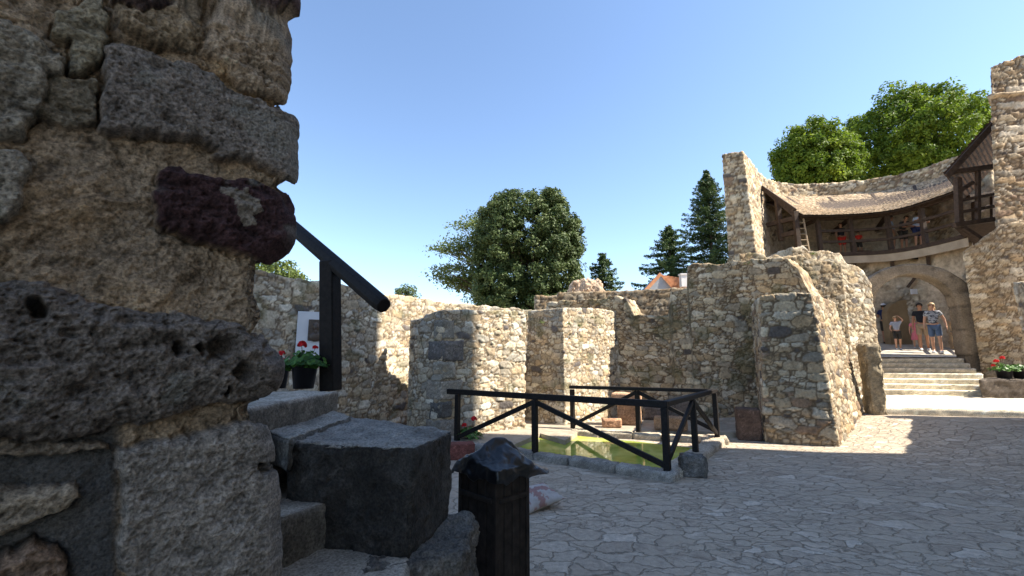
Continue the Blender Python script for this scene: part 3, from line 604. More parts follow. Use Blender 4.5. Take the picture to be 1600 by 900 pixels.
# ------------------------------------------------------------------ gateway, its steps and the ramp behind
AY = 14.6; GX = 13.20; GR = -.314
def gloc(x, y): return (GX+x*math.cos(GR)-y*math.sin(GR), AY+x*math.sin(GR)+y*math.cos(GR))
def arch_gate():
    t = thing('stone_gateway', 'round-arched stone gateway at the top of the pale steps', 'gateway', (GX, AY, 1.5), GR)
    cxa = 13.0; r = 1.13; ax0, ax1 = cxa-r, cxa+r
    zs = zat(427, AY)-r-.02
    def pt(k, R_, n=40): a = math.pi*(1-k/n); return (cxa+R_*math.cos(a), zs+R_*math.sin(a)*1.0)
    n = 44; ztop = zat(411, AY)
    # ring from intrados to an outer top line, 3 layers in depth
    Y0, Y1 = AY-.02, AY+.48
    prof_in = [(ax0, 1.2)]+[pt(k, r, n) for k in range(n+1)]+[(ax1, 1.2)]
    def outer(p):
        x, z = p; dx = x-cxa
        if z <= zs+.01: return (cxa+math.copysign(r+.32, dx), z)
        a = math.atan2(z-zs, dx); ro = r+.32
        ox, oz = cxa+ro*math.cos(a)*1.12, zs+ro*math.sin(a)
        return (max(cxa-r-.32, min(cxa+r+.32, ox)), min(oz, ztop))
    pin = []
    for a, b in zip(prof_in, prof_in[1:]):
        m = max(1, int(math.dist(a, b)/.06))
        for i in range(m): pin.append((a[0]+(b[0]-a[0])*i/m, a[1]+(b[1]-a[1])*i/m))
    pin.append(prof_in[-1]); pin = np.array(pin); pou = np.array([outer(p) for p in pin])
    wv = np.linspace(0, 1, 12); dv = np.linspace(0, 1, 12); sh = Sheet()
    def lay(A, B, ya, yb, vv, flip=False):
        xz = A[:, None]*(1-vv[None, :, None])+B[:, None]*vv[None, :, None]; y = ya*(1-vv)+yb*vv
        sh.grid(np.stack([xz[..., 0], np.broadcast_to(y[None], xz.shape[:2]), xz[..., 1]], -1), flip)
    lay(pin, pou, Y0, Y0, wv); lay(pou, pou, Y0, Y1, dv); lay(pou, pin, Y1, Y1, wv); lay(pin, pin, Y1, Y0, dv)
    V, F = sh.merged(); Nn = vnormals(V, F)
    fr = np.abs(V[:, 1]-Y0) < .01
    if Nn[fr][:, 1].mean() > 0: F = F[:, ::-1]; Nn = -Nn
    # voussoirs: joints along the radius
    ang = np.degrees(np.arctan2(V[:, 2]-zs, V[:, 0]-cxa)); ang = np.where(V[:, 2] < zs, -(zs-V[:, 2])*28*np.sign(V[:, 0]-cxa)+np.where(V[:, 0] < cxa, 180, 0), ang)
    q = ang/21.0+.1*fbm(V*2, 2, 3); fr_ = np.abs(q-np.round(q)); idx = np.round(q-.5)
    rnd = hsh(idx.astype(np.int64)+50, idx.astype(np.int64)*0, idx.astype(np.int64)*0, 3)
    j = sstep(.0, .06, fr_); h = .02*j+.02*fbm(V*5, 4, 5)+.02*(rnd-.5)
    col = np.array([.19, .155, .12])[None]*(.7+.6*rnd)[:, None]*(1+.3*fbm(V*4, 4, 8))[:, None]; col = col*(j[:, None]*.5+.5)
    V = V+Nn*h[:, None]; V[:, 0] -= 13.0; V[:, 1] -= AY; V[:, 2] -= 1.5
    link('arch', np_mesh('arch', V, F, np.clip(col, .02, .7)), M['masonry'], t)
    return ax0, ax1
ax0, ax1 = arch_gate()
# steps below the gate: eight risers
t = thing('gate_steps', 'flight of pale sunlit stone steps leading up to the gateway', 'steps', (12, 12.5, .4))
zpl = .55; n = 7; y0 = 12.9; rise = (1.60-zpl)/n; tread = .26
for k in range(n):
    ya = y0+k*tread; z1 = zpl+rise*(k+1)
    xa, xb = -2.9+k*.12, 1.05
    if k >= 3: xa = -1.65
    ya = -1.62+k*tread; yb = ya+tread+.35 if k < n-1 else 1.0
    o = rough_block('step', [(x-12, y-12.5, z-.4) for x, y, z in prism([gloc(xa, ya), gloc(xb, ya), gloc(xb, yb), gloc(xa, yb)], z1-rise-.03, z1)], M['block'], (.44, .37, .28) if k > 3 else (.60, .54, .43), .06, .010, 50+k, t, .02, 0, colvar=.12)  # lower steps coloured paler for sun, upper ones browner for shade
# lower platform with its kerb
o = rough_block('stone_platform', prism([(8.5, 9.75), (9.2, 9.35), (10.9, 8.9), (12.5, 8.6), (12.5, 8.6)][:2]+[(13.2, 8.55), (13.2, 8.55)][:0]+[], 0, 1) if False else prism([(8.0, 10.1), (13.6, 8.6), (14.6, 13.35), (10.0, 13.4)], .2, .55), M['block'], (.60, .54, .43), .07, .012, 60, None, .03, 0, colvar=.15)
tag(o, 'pale paved landing with a stone kerb at the foot of the gate steps', 'platform')
# ramp and court behind the gate
xs2 = np.linspace(9.5, 19, 40); ys2 = np.linspace(AY+.3, 23.5, 60); X2, Y2 = np.meshgrid(xs2, ys2, indexing='ij')
sh = Sheet(); Z2 = 1.60+.13*np.clip(Y2-AY, 0, 6.2); sh.grid(np.stack([X2, Y2, Z2], -1)); V, F = sh.merged()
def slab_mat():
    m, nt, b = new_mat('pale_slab_ramp'); tc = N(nt, 'ShaderNodeTexCoord'); br = N(nt, 'ShaderNodeTexBrick', offset=.5)
    nt.links.new(tc.outputs['Object'], br.inputs['Vector']); br.inputs['Scale'].default_value = 1; br.inputs['Brick Width'].default_value = .6; br.inputs['Row Height'].default_value = .55
    br.inputs['Mortar Size'].default_value = .022; br.inputs['Color1'].default_value = (.55, .50, .42, 1); br.inputs['Color2'].default_value = (.45, .41, .34, 1); br.inputs['Mortar'].default_value = (.16, .12, .10, 1)
    n = noise_node(nt, 5, 4, .6); r = ramp(nt, n.outputs[0], [(.3, (.85, .85, .85)), (.7, (1.1, 1.1, 1.1))])
    c = mixc(nt, br.outputs[0], r.outputs[0], 1.0, 'MULTIPLY'); nt.links.new(c, b.inputs['Base Color']); b.inputs['Roughness'].default_value = .9
    bump(nt, b, br.outputs[1], -.5, .01); return m
M['slabs'] = slab_mat()
tag(link('path', np_mesh('path', V, F), M['slabs']), 'pale slab ramp rising through the gateway', None, None, 'structure')

# ------------------------------------------------------------------ curved curtain wall with the timber gallery
ZT = zat(236, 18.2); ZF_ = 6.25
wt = [(1160, 236), (1172, 252), (1182, 266), (1195, 279), (1215, 285), (1233, 287.5), (1265, 288), (1300, 286.5), (1330, 284), (1360, 281), (1400, 274), (1440, 264), (1481, 250), (1520, 236), (1540, 229)]
inner = np.array([on_z(px, py, ZT)[:2] for px, py in wt])
def cr(idx, P0=inner.copy()):
    idx = np.clip(np.asarray(idx, float), 0, len(P0)-1.0001); i = np.floor(idx).astype(int); f = (idx-i)[:, None]; n_ = len(P0)-1
    a, b, c, d = P0[np.clip(i-1, 0, n_)], P0[i], P0[np.clip(i+1, 0, n_)], P0[np.clip(i+2, 0, n_)]
    return .5*((2*b)+(c-a)*f+(2*a-5*b+4*c-d)*f**2+(3*b-a-3*c+d)*f**3)
dirs = np.gradient(inner, axis=0); dirs /= np.linalg.norm(dirs, axis=1, keepdims=True); nout = np.stack([-dirs[:, 1], dirs[:, 0]], 1)   # outward (away from the court)
outer_ = inner+nout*1.25
outer_[0] = np.array(on_z(1129, 241, ZT)[:2]); outer_[1] = outer_[0]+.5*(inner[2]+nout[2]*1.1-outer_[0])
ins = inner.copy(); base = inner.copy(); base[0] -= nout[0]*.25*1; 
curt = thing('curtain_wall', 'high curved castle wall with a tower-like broken end, behind the timber gallery', 'castle wall', (12, 20, 0))
sub = lambda P: [tuple(np.array(p)-np.array([12, 20])) for p in P]
V, F = strip_wall(inner-nout*np.linspace(.35, .05, len(inner))[:, None], outer_+nout*.1, 1.0, [(0, ZT+.02), (.08, ZT), (1, ZT)], front_top=inner, back_top=outer_, seed=21, res=.06, rag=.035)
Nn = vnormals(V, F)
if Nn[:, 2][V[:, 2] > ZT-.1].mean() < 0: F = F[:, ::-1]; Nn = -Nn
V, col = stone_skin(V, Nn, size=(.36, .36, .17), amp=.04, seed=21, dark=.06, tone=(1.0, .95, .86))
zi = sstep(ZF_-.1, ZF_, V[:, 2])*(1-sstep(ZF_+2.4, ZF_+2.6, V[:, 2]))*sstep(-.1, .3, fbm(V*.8, 4, 26)+.35)*(V[:, 0] > 11.5); col = col*(1-zi[:, None])+np.array([.50, .42, .32])*(1+.25*fbm(V*2, 4, 27))[:, None]*zi[:, None]
V = V-np.array([12, 20, 0]); link('wall', np_mesh('wall', V, F, col), M['masonry_far'], curt)
def cpath(off, lo=3, hi=None):
    hi = hi or len(inner); p = inner[lo:hi]-nout[lo:hi]*off; return p
EVI = np.array([0, 2.0, 2.5, 5, 7, 9, 10, 11, 12, 13, 14]); EVX = np.array([1225, 1245, 1255, 1297, 1340, 1390, 1420, 1450, 1485, 1520, 1560.])
EVP = np.array([on_z(px, np.interp(px, (1225, 1255, 1300, 1350, 1385, 1420, 1450, 1487, 1520, 1560), (334, 335, 335.5, 333, 330, 322, 312, 299, 286, 270)), 7.9)[:2] for px in np.interp(np.linspace(0, 14, 57), EVI, EVX)])
for _ in range(6): EVP[1:-1] = (EVP[:-2]+2*EVP[1:-1]+EVP[2:])/4
def EV(idx):
    q = np.clip(np.asarray(idx, float)*4, 0, 56); return np.stack([np.interp(q, np.arange(57), EVP[:, k]) for k in (0, 1)], 1)
def curve(off, n, i0=2.2, i1=13.0):
    idx = np.linspace(i0, i1, n); f = off/2.95; return cr(idx)*(1-f)+EV(idx)*f
def idx_at(px, off, z):
    ii = np.linspace(2.3, 13, 400); best = min(ii, key=lambda q: abs(project(np.array([[*curve(off, 2, q, q+.01)[0], z]]))[0][0]-px)); return best
ZF, ZE = 6.25, 7.9; OFF = 2.75
# lower thick wall under the gallery, plastered, with two small windows
lower = curve(2.2, 60, 2.6, 12.5); back_ = curve(.2, 60, 2.6, 12.5)
V, F = strip_wall(lower, back_, 1.8, [(0, ZF-.25), (1, ZF-.25)], seed=22, res=.07, rag=.01)
Nn = vnormals(V, F)
if Nn[:, 2][V[:, 2] > ZF-.35].mean() < 0: F = F[:, ::-1]; Nn = -Nn
e, rid, off, _ = worley((V+.05*np.stack([fbm(V*4+k*7, 2, k) for k in range(3)], 1))/np.array([.4, .4, .2]), 23, (.9, .9, .6))
pl = sstep(.1, .4, fbm(V*.9, 4, 24)+.45)[:, None]; Vn, cs = stone_skin(V, Nn, size=(.4, .4, .2), amp=.03, seed=23)
plc = np.array([.44, .36, .27])[None]*(1+.3*fbm(V*2, 5, 25))[:, None]
col = cs*.8*(1-pl)+plc*pl; V = V+(Vn-V)*(1-.8*pl)
low_o = link('court_wall', np_mesh('court_wall', V, F, np.clip(col, .02, .7)), M['masonry_far']); tag(low_o, 'patchy plastered wall below the timber gallery, seen through the arch', 'castle wall')

gal = thing('timber_gallery', 'dark timber wall-walk gallery under the long curved shingle roof', 'gallery', (12, 20, 6))
gsub = np.array([12, 20, 6.0])
def loc3(p): return tuple(np.array(p)-gsub)
# floor
fl_o = curve(2.65, 50, 2.6, 12.4); fl_i = curve(.2, 50, 2.6, 12.4)
def slab(name, o, i, z0, z1, mat, parent, org):
    sh = Sheet(); v = np.linspace(0, 1, 3)
    def row(A, za, B, zb_):
        P = np.zeros((len(A), 2, 3)); P[:, 0, :2] = A; P[:, 0, 2] = za; P[:, 1, :2] = B; P[:, 1, 2] = zb_; sh.grid(P)
    row(o, z0, o, z1); row(o, z1, i, z1); row(i, z1, i, z0); row(i, z0, o, z0)
    for k in (0, -1):
        P = np.zeros((2, 2, 3)); P[0, 0] = (*o[k], z0); P[0, 1] = (*o[k], z1); P[1, 0] = (*i[k], z0); P[1, 1] = (*i[k], z1); sh.grid(P)
    V, F = sh.merged(); me = np_mesh(name, V-org, F, smooth=False)
    b = bmesh.new(); b.from_mesh(me); bmesh.ops.recalc_face_normals(b, faces=b.faces); b.to_mesh(me); b.free()
    return link(name, me, mat, parent)
slab('floor', fl_o, fl_i, ZF-.16, ZF, M['oldwood'], gal, gsub)
slab('parapet_board', curve(2.62, 50, 4.5, 12.4), curve(2.58, 50, 4.5, 12.4), ZF-.5, ZF-.17, M['plaster'], gal, gsub)
for zz_, nm in ((ZF+.45, 'rail'), (ZF+.95, 'rail')):
    slab(nm, curve(2.60, 50, 4.2, 12.4), curve(2.50, 50, 4.2, 12.4), zz_, zz_+.11, M['oldwood'], gal, gsub)
slab('eave_beam', curve(2.60, 50, 2.7, 12.4), curve(2.42, 50, 2.7, 12.4), ZE-.12, ZE+.04, M['oldwood'], gal, gsub)
posts = [idx_at(px, 2.52, 7.0) for px in (1236, 1280, 1331, 1389, 1443)]
for k, ix in enumerate(posts):
    a = curve(2.52, 2, ix, ix+.01)[0]; b = curve(.25, 2, ix, ix+.01)[0]; m = curve(1.6, 2, ix, ix+.01)[0]
    bar_obj('post', loc3((*a, ZF-.5)), loc3((*a, ZE)), .16, .16, M['oldwood'], gal)
    bar_obj('brace', loc3((*a, ZF-.2)), loc3((*curve(2.15, 2, ix, ix+.01)[0], ZF-1.1)), .12, .12, M['oldwood'], gal)
    bar_obj('tie_beam', loc3((*a, ZE-.1)), loc3((*b, ZE-.1)), .14, .15, M['oldwood'], gal)
    bar_obj('rafter', loc3((*a, ZE+.0)), loc3((*b, ZT-.85)), .12, .14, M['oldwood'], gal)
# open truss and sunlit posts at the gallery's left end
e0 = curve(2.5, 2, 2.35, 2.36)[0]; e1 = curve(.1, 2, 2.3, 2.31)[0]; em = curve(1.3, 2, 2.3, 2.31)[0]
for a, b_ in (((*e0, ZE+.25), (*e1, ZT-.75)), ((*e0, ZE-.1), (*e1, ZE-.1)), ((*em, ZE-1.0), (*em, ZE+1.0)), ((*e0, ZE-.75), (*em, ZE-.75)), ((*e0, ZF), (*e0, ZE+.2))):
    bar_obj('truss_timber', loc3(a), loc3(b_), .17, .2, M['oldwood'], gal)
lit_o = thing('lit_posts', 'sunlit posts with rungs at the left end of the gallery, light painted as pale wood', 'lit_posts', (*curve(2.7, 2, 2.75, 2.76)[0], ZF-.2))  # gallery posts with rungs, painted pale for the sun on them
for dx in (-.16, .16): bar_obj('rail', (dx, 0, 0), (dx-.05, .12, 1.75), .07, .06, M['palewood'], lit_o)
for k in range(6): bar_obj('rung', (-.16-.01*k, .02*k, .2+.27*k), (.16-.01*k, .02*k, .2+.27*k), .05, .04, M['palewood'], lit_o)
# shingle roof: real overlapping shingles on the curved slope
def shingle_roof():
    rows = 21; V = []; F = []; col = []; rs = np.random.RandomState(5)
    def P(ix, t, lift):
        a = curve(2.95, 2, ix, ix+.01)[0]; b = curve(.0, 2, ix, ix+.01)[0]
        xy = a*(1-t)+b*t; sag = -.10*math.sin(math.pi*t); return np.array([xy[0], xy[1], (ZE-.02)*(1-t)+(ZT-.62)*t+sag+lift])
    I0, I1 = 2.55, 12.4; grid_n = 160
    ix = np.linspace(I0, I1, grid_n); A = curve(2.95, grid_n, I0, I1); B = curve(-.02, grid_n, I0, I1)
    def PT(u, t, lift):
        j = min(int(u), grid_n-2); f = u-j; a = A[j]*(1-f)+A[j+1]*f; b = B[j]*(1-f)+B[j+1]*f
        xy = a*(1-t)+b*t; return (xy[0], xy[1], (ZE-.02)*(1-t)+(ZT-.62)*t-.10*math.sin(math.pi*t)+lift)
    for r in range(rows):
        t0 = r/rows; t1 = min(1, t0+1.7/rows); u = rs.rand()*.5
        while u < grid_n-1.05:
            wd = .75+rs.rand()*.75; u2 = min(u+wd, grid_n-1.01); l = .035+rs.rand()*.02; tt = t0-rs.rand()*.008; c = .55+.8*rs.rand()
            n0 = len(V)
            V += [PT(u+.03, tt, l), PT(u2-.03, tt, l), PT(u2-.03, t1, .004), PT(u+.03, t1, .004), PT(u+.03, tt, l-.028), PT(u2-.03, tt, l-.028), PT(u2-.03, t1, -.02), PT(u+.03, t1, -.02)]
            F += [(n0, n0+1, n0+2, n0+3), (n0, n0+4, n0+5, n0+1), (n0+1, n0+5, n0+6, n0+2), (n0, n0+3, n0+7, n0+4), (n0+7, n0+6, n0+5, n0+4)]
            g = rs.rand(); base = np.array([.50, .37, .24])*(1-g*.5)+np.array([.42, .36, .29])*g*.5
            col += [base*c]*8; u = u2
    return np.array(V)-gsub, np.array(F), np.clip(np.array(col), .02, .6)
V, F, col = shingle_roof(); M['shingle'] = stone_attr('wood_shingles', 14, 40, .4, .006, .9, .25)
link('shingle_roof', np_mesh('shingle_roof', V, F, col, False), M['shingle'], gal)
slab('roof_deck', curve(2.9, 60, 2.55, 12.4), curve(.0, 60, 2.55, 12.4), 0, .03, M['oldwood'], gal, gsub)
rd = [o for o in gal.children if o.name.startswith('roof_deck')][0]
for v in rd.data.vertices:      # lift the inner edge of the deck up to the wall
    p = np.array([v.co.x+12, v.co.y+20]); t_ = min(1, np.min(np.linalg.norm(curve(2.9, 60, 2.55, 12.4)-p, axis=1))/2.9)
    v.co.z += (ZE-.08)*(1-t_)+(ZT-.70)*t_

# gabled timber porch against the right tower
por = thing('timber_porch', 'dark open timber porch with a steep tiled roof against the right tower', 'porch', (14, 15.5, 6))
po = np.array([14, 15.5, 6.0])
def pl3(p): return tuple(np.array(p)-po)
Y0p, Y1p = 15.0, 17.6
top_ = np.array(on_y(1553, 186, Y0p)); eav = np.array(on_y(1476, 272, Y0p)); shift = np.array([3.3, Y1p-Y0p, 0])
def roof_plate(name, thick, mat, nrow=14):
    V = []; F = []; rs = np.random.RandomState(3); col = []; d = top_-eav; nl = np.array([-d[2], 0, d[0]]); nl /= np.linalg.norm(nl)
    for r in range(nrow):
        for k in range(10):
            a = eav+d*(r/nrow)+shift*(k/10); b = eav+d*min(1, (r+1.5)/nrow)+shift*(k/10); e = shift*(.96/10)
            l = nl*(.07+.03*rs.rand()); l2 = nl*.02; n0 = len(V)
            V += [a+l, a+l+e, b+l2+e, b+l2, a+l-nl*.05, a+l+e-nl*.05, b+l2+e-nl*.04, b+l2-nl*.04]
            F += [(n0, n0+1, n0+2, n0+3), (n0, n0+4, n0+5, n0+1), (n0+3, n0+2, n0+6, n0+7), (n0, n0+3, n0+7, n0+4), (n0+1, n0+5, n0+6, n0+2), (n0+4, n0+7, n0+6, n0+5)]
            col += [np.array([.12, .075, .05])*(.7+.6*rs.rand())]*8
    return link(name, np_mesh(name, np.array(V)-po, np.array(F), np.array(col), False), mat, por)
roof_plate('roof', .1, M['shingle'])
bm = bmesh.new(); q = [bm.verts.new(pl3(p)) for p in (eav, top_, top_+shift, eav+shift)]; f = bm.faces.new(q)
bmesh.ops.solidify(bm, geom=[f], thickness=.05); link('roof_boards', bm_mesh('roof_boards', bm), M['oldwood'], por)
bar_obj('verge_board', pl3(eav+(0, -.06, -.12)), pl3(top_+(0, -.06, -.12)), .06, .2, M['oldwood'], por)
pxe = lambda px, py: np.array(on_y(px, py, Y0p+.05))
for a, b_, w_ in (((1496, 278), (1499, 352), .17), ((1484, 270), (1556, 260), .17), ((1497, 314), (1556, 303), .1), ((1498, 332), (1556, 322), .1), ((1490, 352), (1560, 342), .16),
                  ((1497, 300), (1520, 285), .12), ((1505, 356), (1535, 375), .13), ((1528, 265), (1528, 345), .12)):
    bar_obj('timber', pl3(pxe(*a)), pl3(pxe(*b_)), w_, w_, M['oldwood'], por)
    bar_obj('timber', pl3(pxe(*a)+shift*.95), pl3(pxe(*b_)+shift*.95), w_, w_, M['oldwood'], por)
bm = bmesh.new(); a = pxe(1490, 355); b_ = pxe(1560, 345); vs = [bm.verts.new(pl3(p)) for p in (a, b_, b_+shift, a+shift)]; f = bm.faces.new(vs); bmesh.ops.solidify(bm, geom=[f], thickness=.08); link('floor', bm_mesh('floor', bm), M['oldwood'], por)

# ------------------------------------------------------------------ right edge wall, and an unseen building added to shade the court
wall_obj('side_wall', 'low rubble side wall closing the court at the right picture edge', 'stone wall', [(10.62, 9.35), (10.1, 8.0), (9.75, 7.0)], [(11.4, 9.1), (11.2, 7.7), (10.8, 6.7)], .1,
         [(0, 3.2), (.1, 3.15), (.14, 2.75), (.6, 3.1), (1, 3.5)], seed=41, res=.04)
kp = thing('shade_building', 'tall unseen stone building beyond the right edge, added and shaped to shade the court', 'shading building', (20, 0, 0))
def place_quad(name, poly, z0, z1, seed):
    V, F = strip_wall([poly[0], poly[1]], [poly[3], poly[2]], z0, [(0, z1), (1, z1)], seed=seed, res=.22, rag=0.02)
    Nn = vnormals(V, F)
    if Nn[:, 2][V[:, 2] > z1-.3].mean() < 0: F = F[:, ::-1]; Nn = -Nn
    V, col = stone_skin(V, Nn, size=(.6, .6, .4), amp=.05, seed=seed); return link(name, np_mesh(name, V-np.array([20, 0, 0]), F, col), M['masonry_far'], kp)
sh2 = np.array([math.sin(SUN_AZ), math.cos(SUN_AZ)])       # towards the sun, level
c1 = np.array([9.62, (9.0-.208*9.62)/.978]); nn = np.array([-sh2[1], sh2[0]])*-1
if nn[1] > 0: nn = -nn
kq = [c1, c1+nn*19, c1+nn*19+sh2*9, c1+sh2*9]
place_quad('wall', [tuple(p) for p in kq], 0, 19, 43)
for k in range(5):
    p = c1+nn*(2.5+3.3*k)-sh2*.02
    bm = bmesh.new(); bm_box(bm, (p[0]-20, p[1], 4.5), (.12, .9, 1.5), math.atan2(sh2[1], sh2[0])); link('window', bm_mesh('window', bm), M['blackwood'], kp)
bm = bmesh.new(); cc = sum(kq)/4; vs = [bm.verts.new((*(cc+(p-cc)*1.005-np.array([20, 0])), 19)) for p in kq]
ra = bm.verts.new((*((kq[0]+kq[3])/2*.8+cc*.2-np.array([20, 0])), 20.4)); rb = bm.verts.new((*((kq[1]+kq[2])/2*.8+cc*.2-np.array([20, 0])), 20.4))
bm.faces.new((vs[0], vs[1], rb, ra)); bm.faces.new((vs[2], vs[3], ra, rb)); bm.faces.new((vs[1], vs[2], rb)); bm.faces.new((vs[3], vs[0], ra)); bm.faces.new(vs)
link('roof', bm_mesh('roof', bm), M['rooftile'], kp)
# ------------------------------------------------------------------ fence round the pool
def pz(px, py): return np.array(on_z(px, py, ZC))
fn = thing('wooden_fence', 'black stained post-and-rail fence with diagonal braces round the green pool', 'fence', tuple(pz(1043, 735)))
f0 = pz(1043, 735); FH = .86
Fl = pz(714, 687); Fm = pz(836, 705); Sm = pz(1087, 706); Fr = pz(1121, 683)
dbk = (pz(998, 675)-Fr); Bm = pz(998, 675); Bl = Fr+dbk*1.95
def up(p, h=FH): return np.array([p[0], p[1], ZC+h])
def fl(p): return tuple(np.array(p)-f0)
for p, nm in ((Fl, 'post'), (Fm, 'post'), (f0, 'post'), (Sm, 'post'), (Fr, 'post'), (Bm, 'post'), (Bl, 'post')):
    d_ = (f0-Fl); bm = bmesh.new(); bm_box(bm, (*(p[:2]-f0[:2]), FH/2-.06), (.085, .085, FH+.02), math.atan2(d_[1], d_[0]))
    link(nm, bm_mesh(nm, bm, bevel=.006), M['blackwood'], fn)
ext = Fl+(Fl-Fm)/np.linalg.norm(Fl-Fm)*.26
bar_obj('top_rail', fl(up(ext, FH)), fl(up(f0)+(f0-Fl)/np.linalg.norm(f0-Fl)*.05), .075, .095, M['blackwood'], fn)
bar_obj('top_rail', fl(up(f0, FH+.003)+(Fr-f0)*.012), fl(up(Fr, FH+.003)+(Fr-f0)*.014), .10, .07, M['blackwood'], fn)
bar_obj('top_rail', fl(up(Fr, FH)-(Bl-Fr)*.0), fl(up(Bl, FH)+(Bl-Fr)*.02), .09, .07, M['blackwood'], fn)
for a, b_ in ((up(Fl, .04), up(Fm, FH-.08)), (up(Fm, FH-.08), up(f0, .05)), (up(f0, .10), up(Sm, FH-.06)), (up(Sm, FH-.06), up(Fr, .06)), (up(Fr, .10), up(Bm, FH-.06)), (up(Bm, FH-.06), up(Bl, .06))):
    bar_obj('brace', fl(a), fl(b_), .05, .075, M['blackwood'], fn)

# ------------------------------------------------------------------ stones round the water
pk = thing('pool_kerb', 'hewn grey kerb stones edging the green pool', 'kerb', (.5, 7.5, 0))
def kerb_line(a, b, wd, z1, cuts, seed, col=(.26, .245, .22), zb=-.8):
    a = np.array(a[:2]); b = np.array(b[:2]); d = (b-a)/np.linalg.norm(b-a); nrm = np.array([-d[1], d[0]]); cs = np.r_[0, cuts, 1]
    for k in range(len(cs)-1):
        p, q = a+(b-a)*cs[k]+d*.004, a+(b-a)*cs[k+1]-d*.004; w_ = wd*(.94+.12*random.random()); dz = random.uniform(-.012, .012)
        poly = [p-nrm*.0, q-nrm*.0, q+nrm*w_, p+nrm*w_]
        c = np.array(prism([tuple(v) for v in poly], zb, z1+dz)); c[:, :2] -= (.5, 7.5)
        rough_block('kerb_stone', c, M['block'], np.array(col)*random.uniform(.85, 1.15), .028, .014, seed+k, pk, .03, .004)
o1 = (Fl-f0)[:2]; o1 = o1/np.linalg.norm(o1); n1 = np.array([-o1[1], o1[0]])          # along the front, outwards
if n1@(np.array([0, 0])-f0[:2]) < 0: n1 = -n1
o2 = (Fr-f0)[:2]; o2 = o2/np.linalg.norm(o2)
A = f0[:2]+n1*.12-o1*.14; B = Fl[:2]+n1*.12+o1*.25
kerb_line(B, A, .23, ZC, [.17, .30, .47, .62, .80], 100, (.25, .235, .215))
A2 = f0[:2]-o1*.16+o2*.21; B2 = Fr[:2]-o1*.14+o2*.20
kerb_line(A2, B2, .32, ZC-.005, [.22, .48, .74], 110, (.34, .30, .25))
B3 = Fr[:2]+o2*.22-o1*.1; A3 = np.array(water_poly[3])+np.array([-.10, .20])
kerb_line(B3+o2*.1, A3+np.array([.1, .32]), .38, ZC, [.2, .4, .58, .8], 120, (.40, .35, .27))
# paved bank between water and walls
bank = [tuple(Fl[:2]+o1*.6-n1*.10), tuple(Fl[:2]-o1*.35-n1*.10), water_poly[0], water_poly[1], water_poly[2], water_poly[3], tuple(A3), (4.2, 9.6), (4.9, 9.4), (6.0, 11.2), (3.0, 12.6), (-1.0, 12.8), (-2.6, 10.0)]
bm = bmesh.new(); vs = [bm.verts.new((x, y, ZC-.012)) for x, y in bank]; f = bm.faces.new(vs); r_ = bmesh.ops.extrude_face_region(bm, geom=[f])
bmesh.ops.translate(bm, verts=[v for v in r_['geom'] if isinstance(v, bmesh.types.BMVert)], vec=(0, 0, -.8))
bmesh.ops.triangulate(bm, faces=list(bm.faces)); M['bankstone'] = simple('bank_stone', (.26, .22, .17), (.44, .38, .30), 5, .95, .7, .03)
tag(link('stone_bank', bm_mesh('stone_bank', bm), M['bankstone']), 'low sunlit stone bank between the green water and the rubble piers', 'stone ledge')
def loose(name, label, px, py, z, size, rz, col, seed, rnd=.04, group=None, amp=.012, pits=.004, parent=None):
    x, y = on_z(px, py, z)[:2]; w_, d_, h_ = size; ca, sa = math.cos(rz), math.sin(rz)
    poly = [(x+ca*a-sa*b, y+sa*a+ca*b) for a, b in ((-w_/2, 0), (w_/2, 0), (w_/2, d_), (-w_/2, d_))]
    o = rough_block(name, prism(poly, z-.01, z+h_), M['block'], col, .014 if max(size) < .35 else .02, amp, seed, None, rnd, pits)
    return tag(o, label, 'stone block', group)
loose('stone_block', 'dark squarish loose stone on the paving at the near corner of the pool', 1086, 748, 0, (.34, .30, .29), -.25, (.13, .125, .12), 201, .07, amp=.02)
loose('stone_block', 'small brown brick-shaped stone lying on the far bank left of the stacked stones', 957, 668, ZC, (.42, .25, .17), -.15, (.36, .21, .13), 202, .03)
loose('stone_block', 'upright brown stone of the stack behind the small brick-shaped stone', 983, 664, ZC, (.50, .35, .56), -.35, (.30, .19, .12), 203, .03)
x, y, _ = on_z(983, 664, ZC)
o = rough_block('stone_slab', prism([(x-.38, y+.02), (x+.24, y-.2), (x+.36, y+.16), (x-.22, y+.40)], ZC+.555, ZC+.70), M['block'], (.38, .24, .16), .02, .012, 204, None, .03, .004)
tag(o, 'tilted brown slab laid on top of the upright stone behind the pool', 'stone slab')
loose('stone_block', 'long brown block on the far bank beside the back fence post', 1048, 673, ZC, (.66, .32, .27), -.35, (.34, .22, .14), 205, .05)
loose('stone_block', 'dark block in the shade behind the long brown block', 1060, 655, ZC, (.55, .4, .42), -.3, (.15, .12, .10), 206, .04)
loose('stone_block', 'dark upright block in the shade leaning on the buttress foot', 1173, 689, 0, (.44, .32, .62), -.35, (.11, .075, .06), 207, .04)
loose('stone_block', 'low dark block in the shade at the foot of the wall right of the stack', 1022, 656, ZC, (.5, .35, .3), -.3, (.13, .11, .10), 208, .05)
loose('stone_block', 'smooth pale rounded stone at the far right end of the pool kerb', 1118, 694, 0, (.42, .26, .15), .75, (.42, .34, .26), 209, .07, amp=.02)
loose('red_block', 'dull red brick-like block on the paving left of the bin', 722, 719, 0, (.42, .25, .25), .25, (.17, .065, .055), 210, .02, amp=.006)
loose('stone_block', 'grey flat stone at the foot of the steps under the plaque wall', 560, 655, .9, (.5, .3, .12), .2, (.33, .30, .24), 211, .03) if False else None

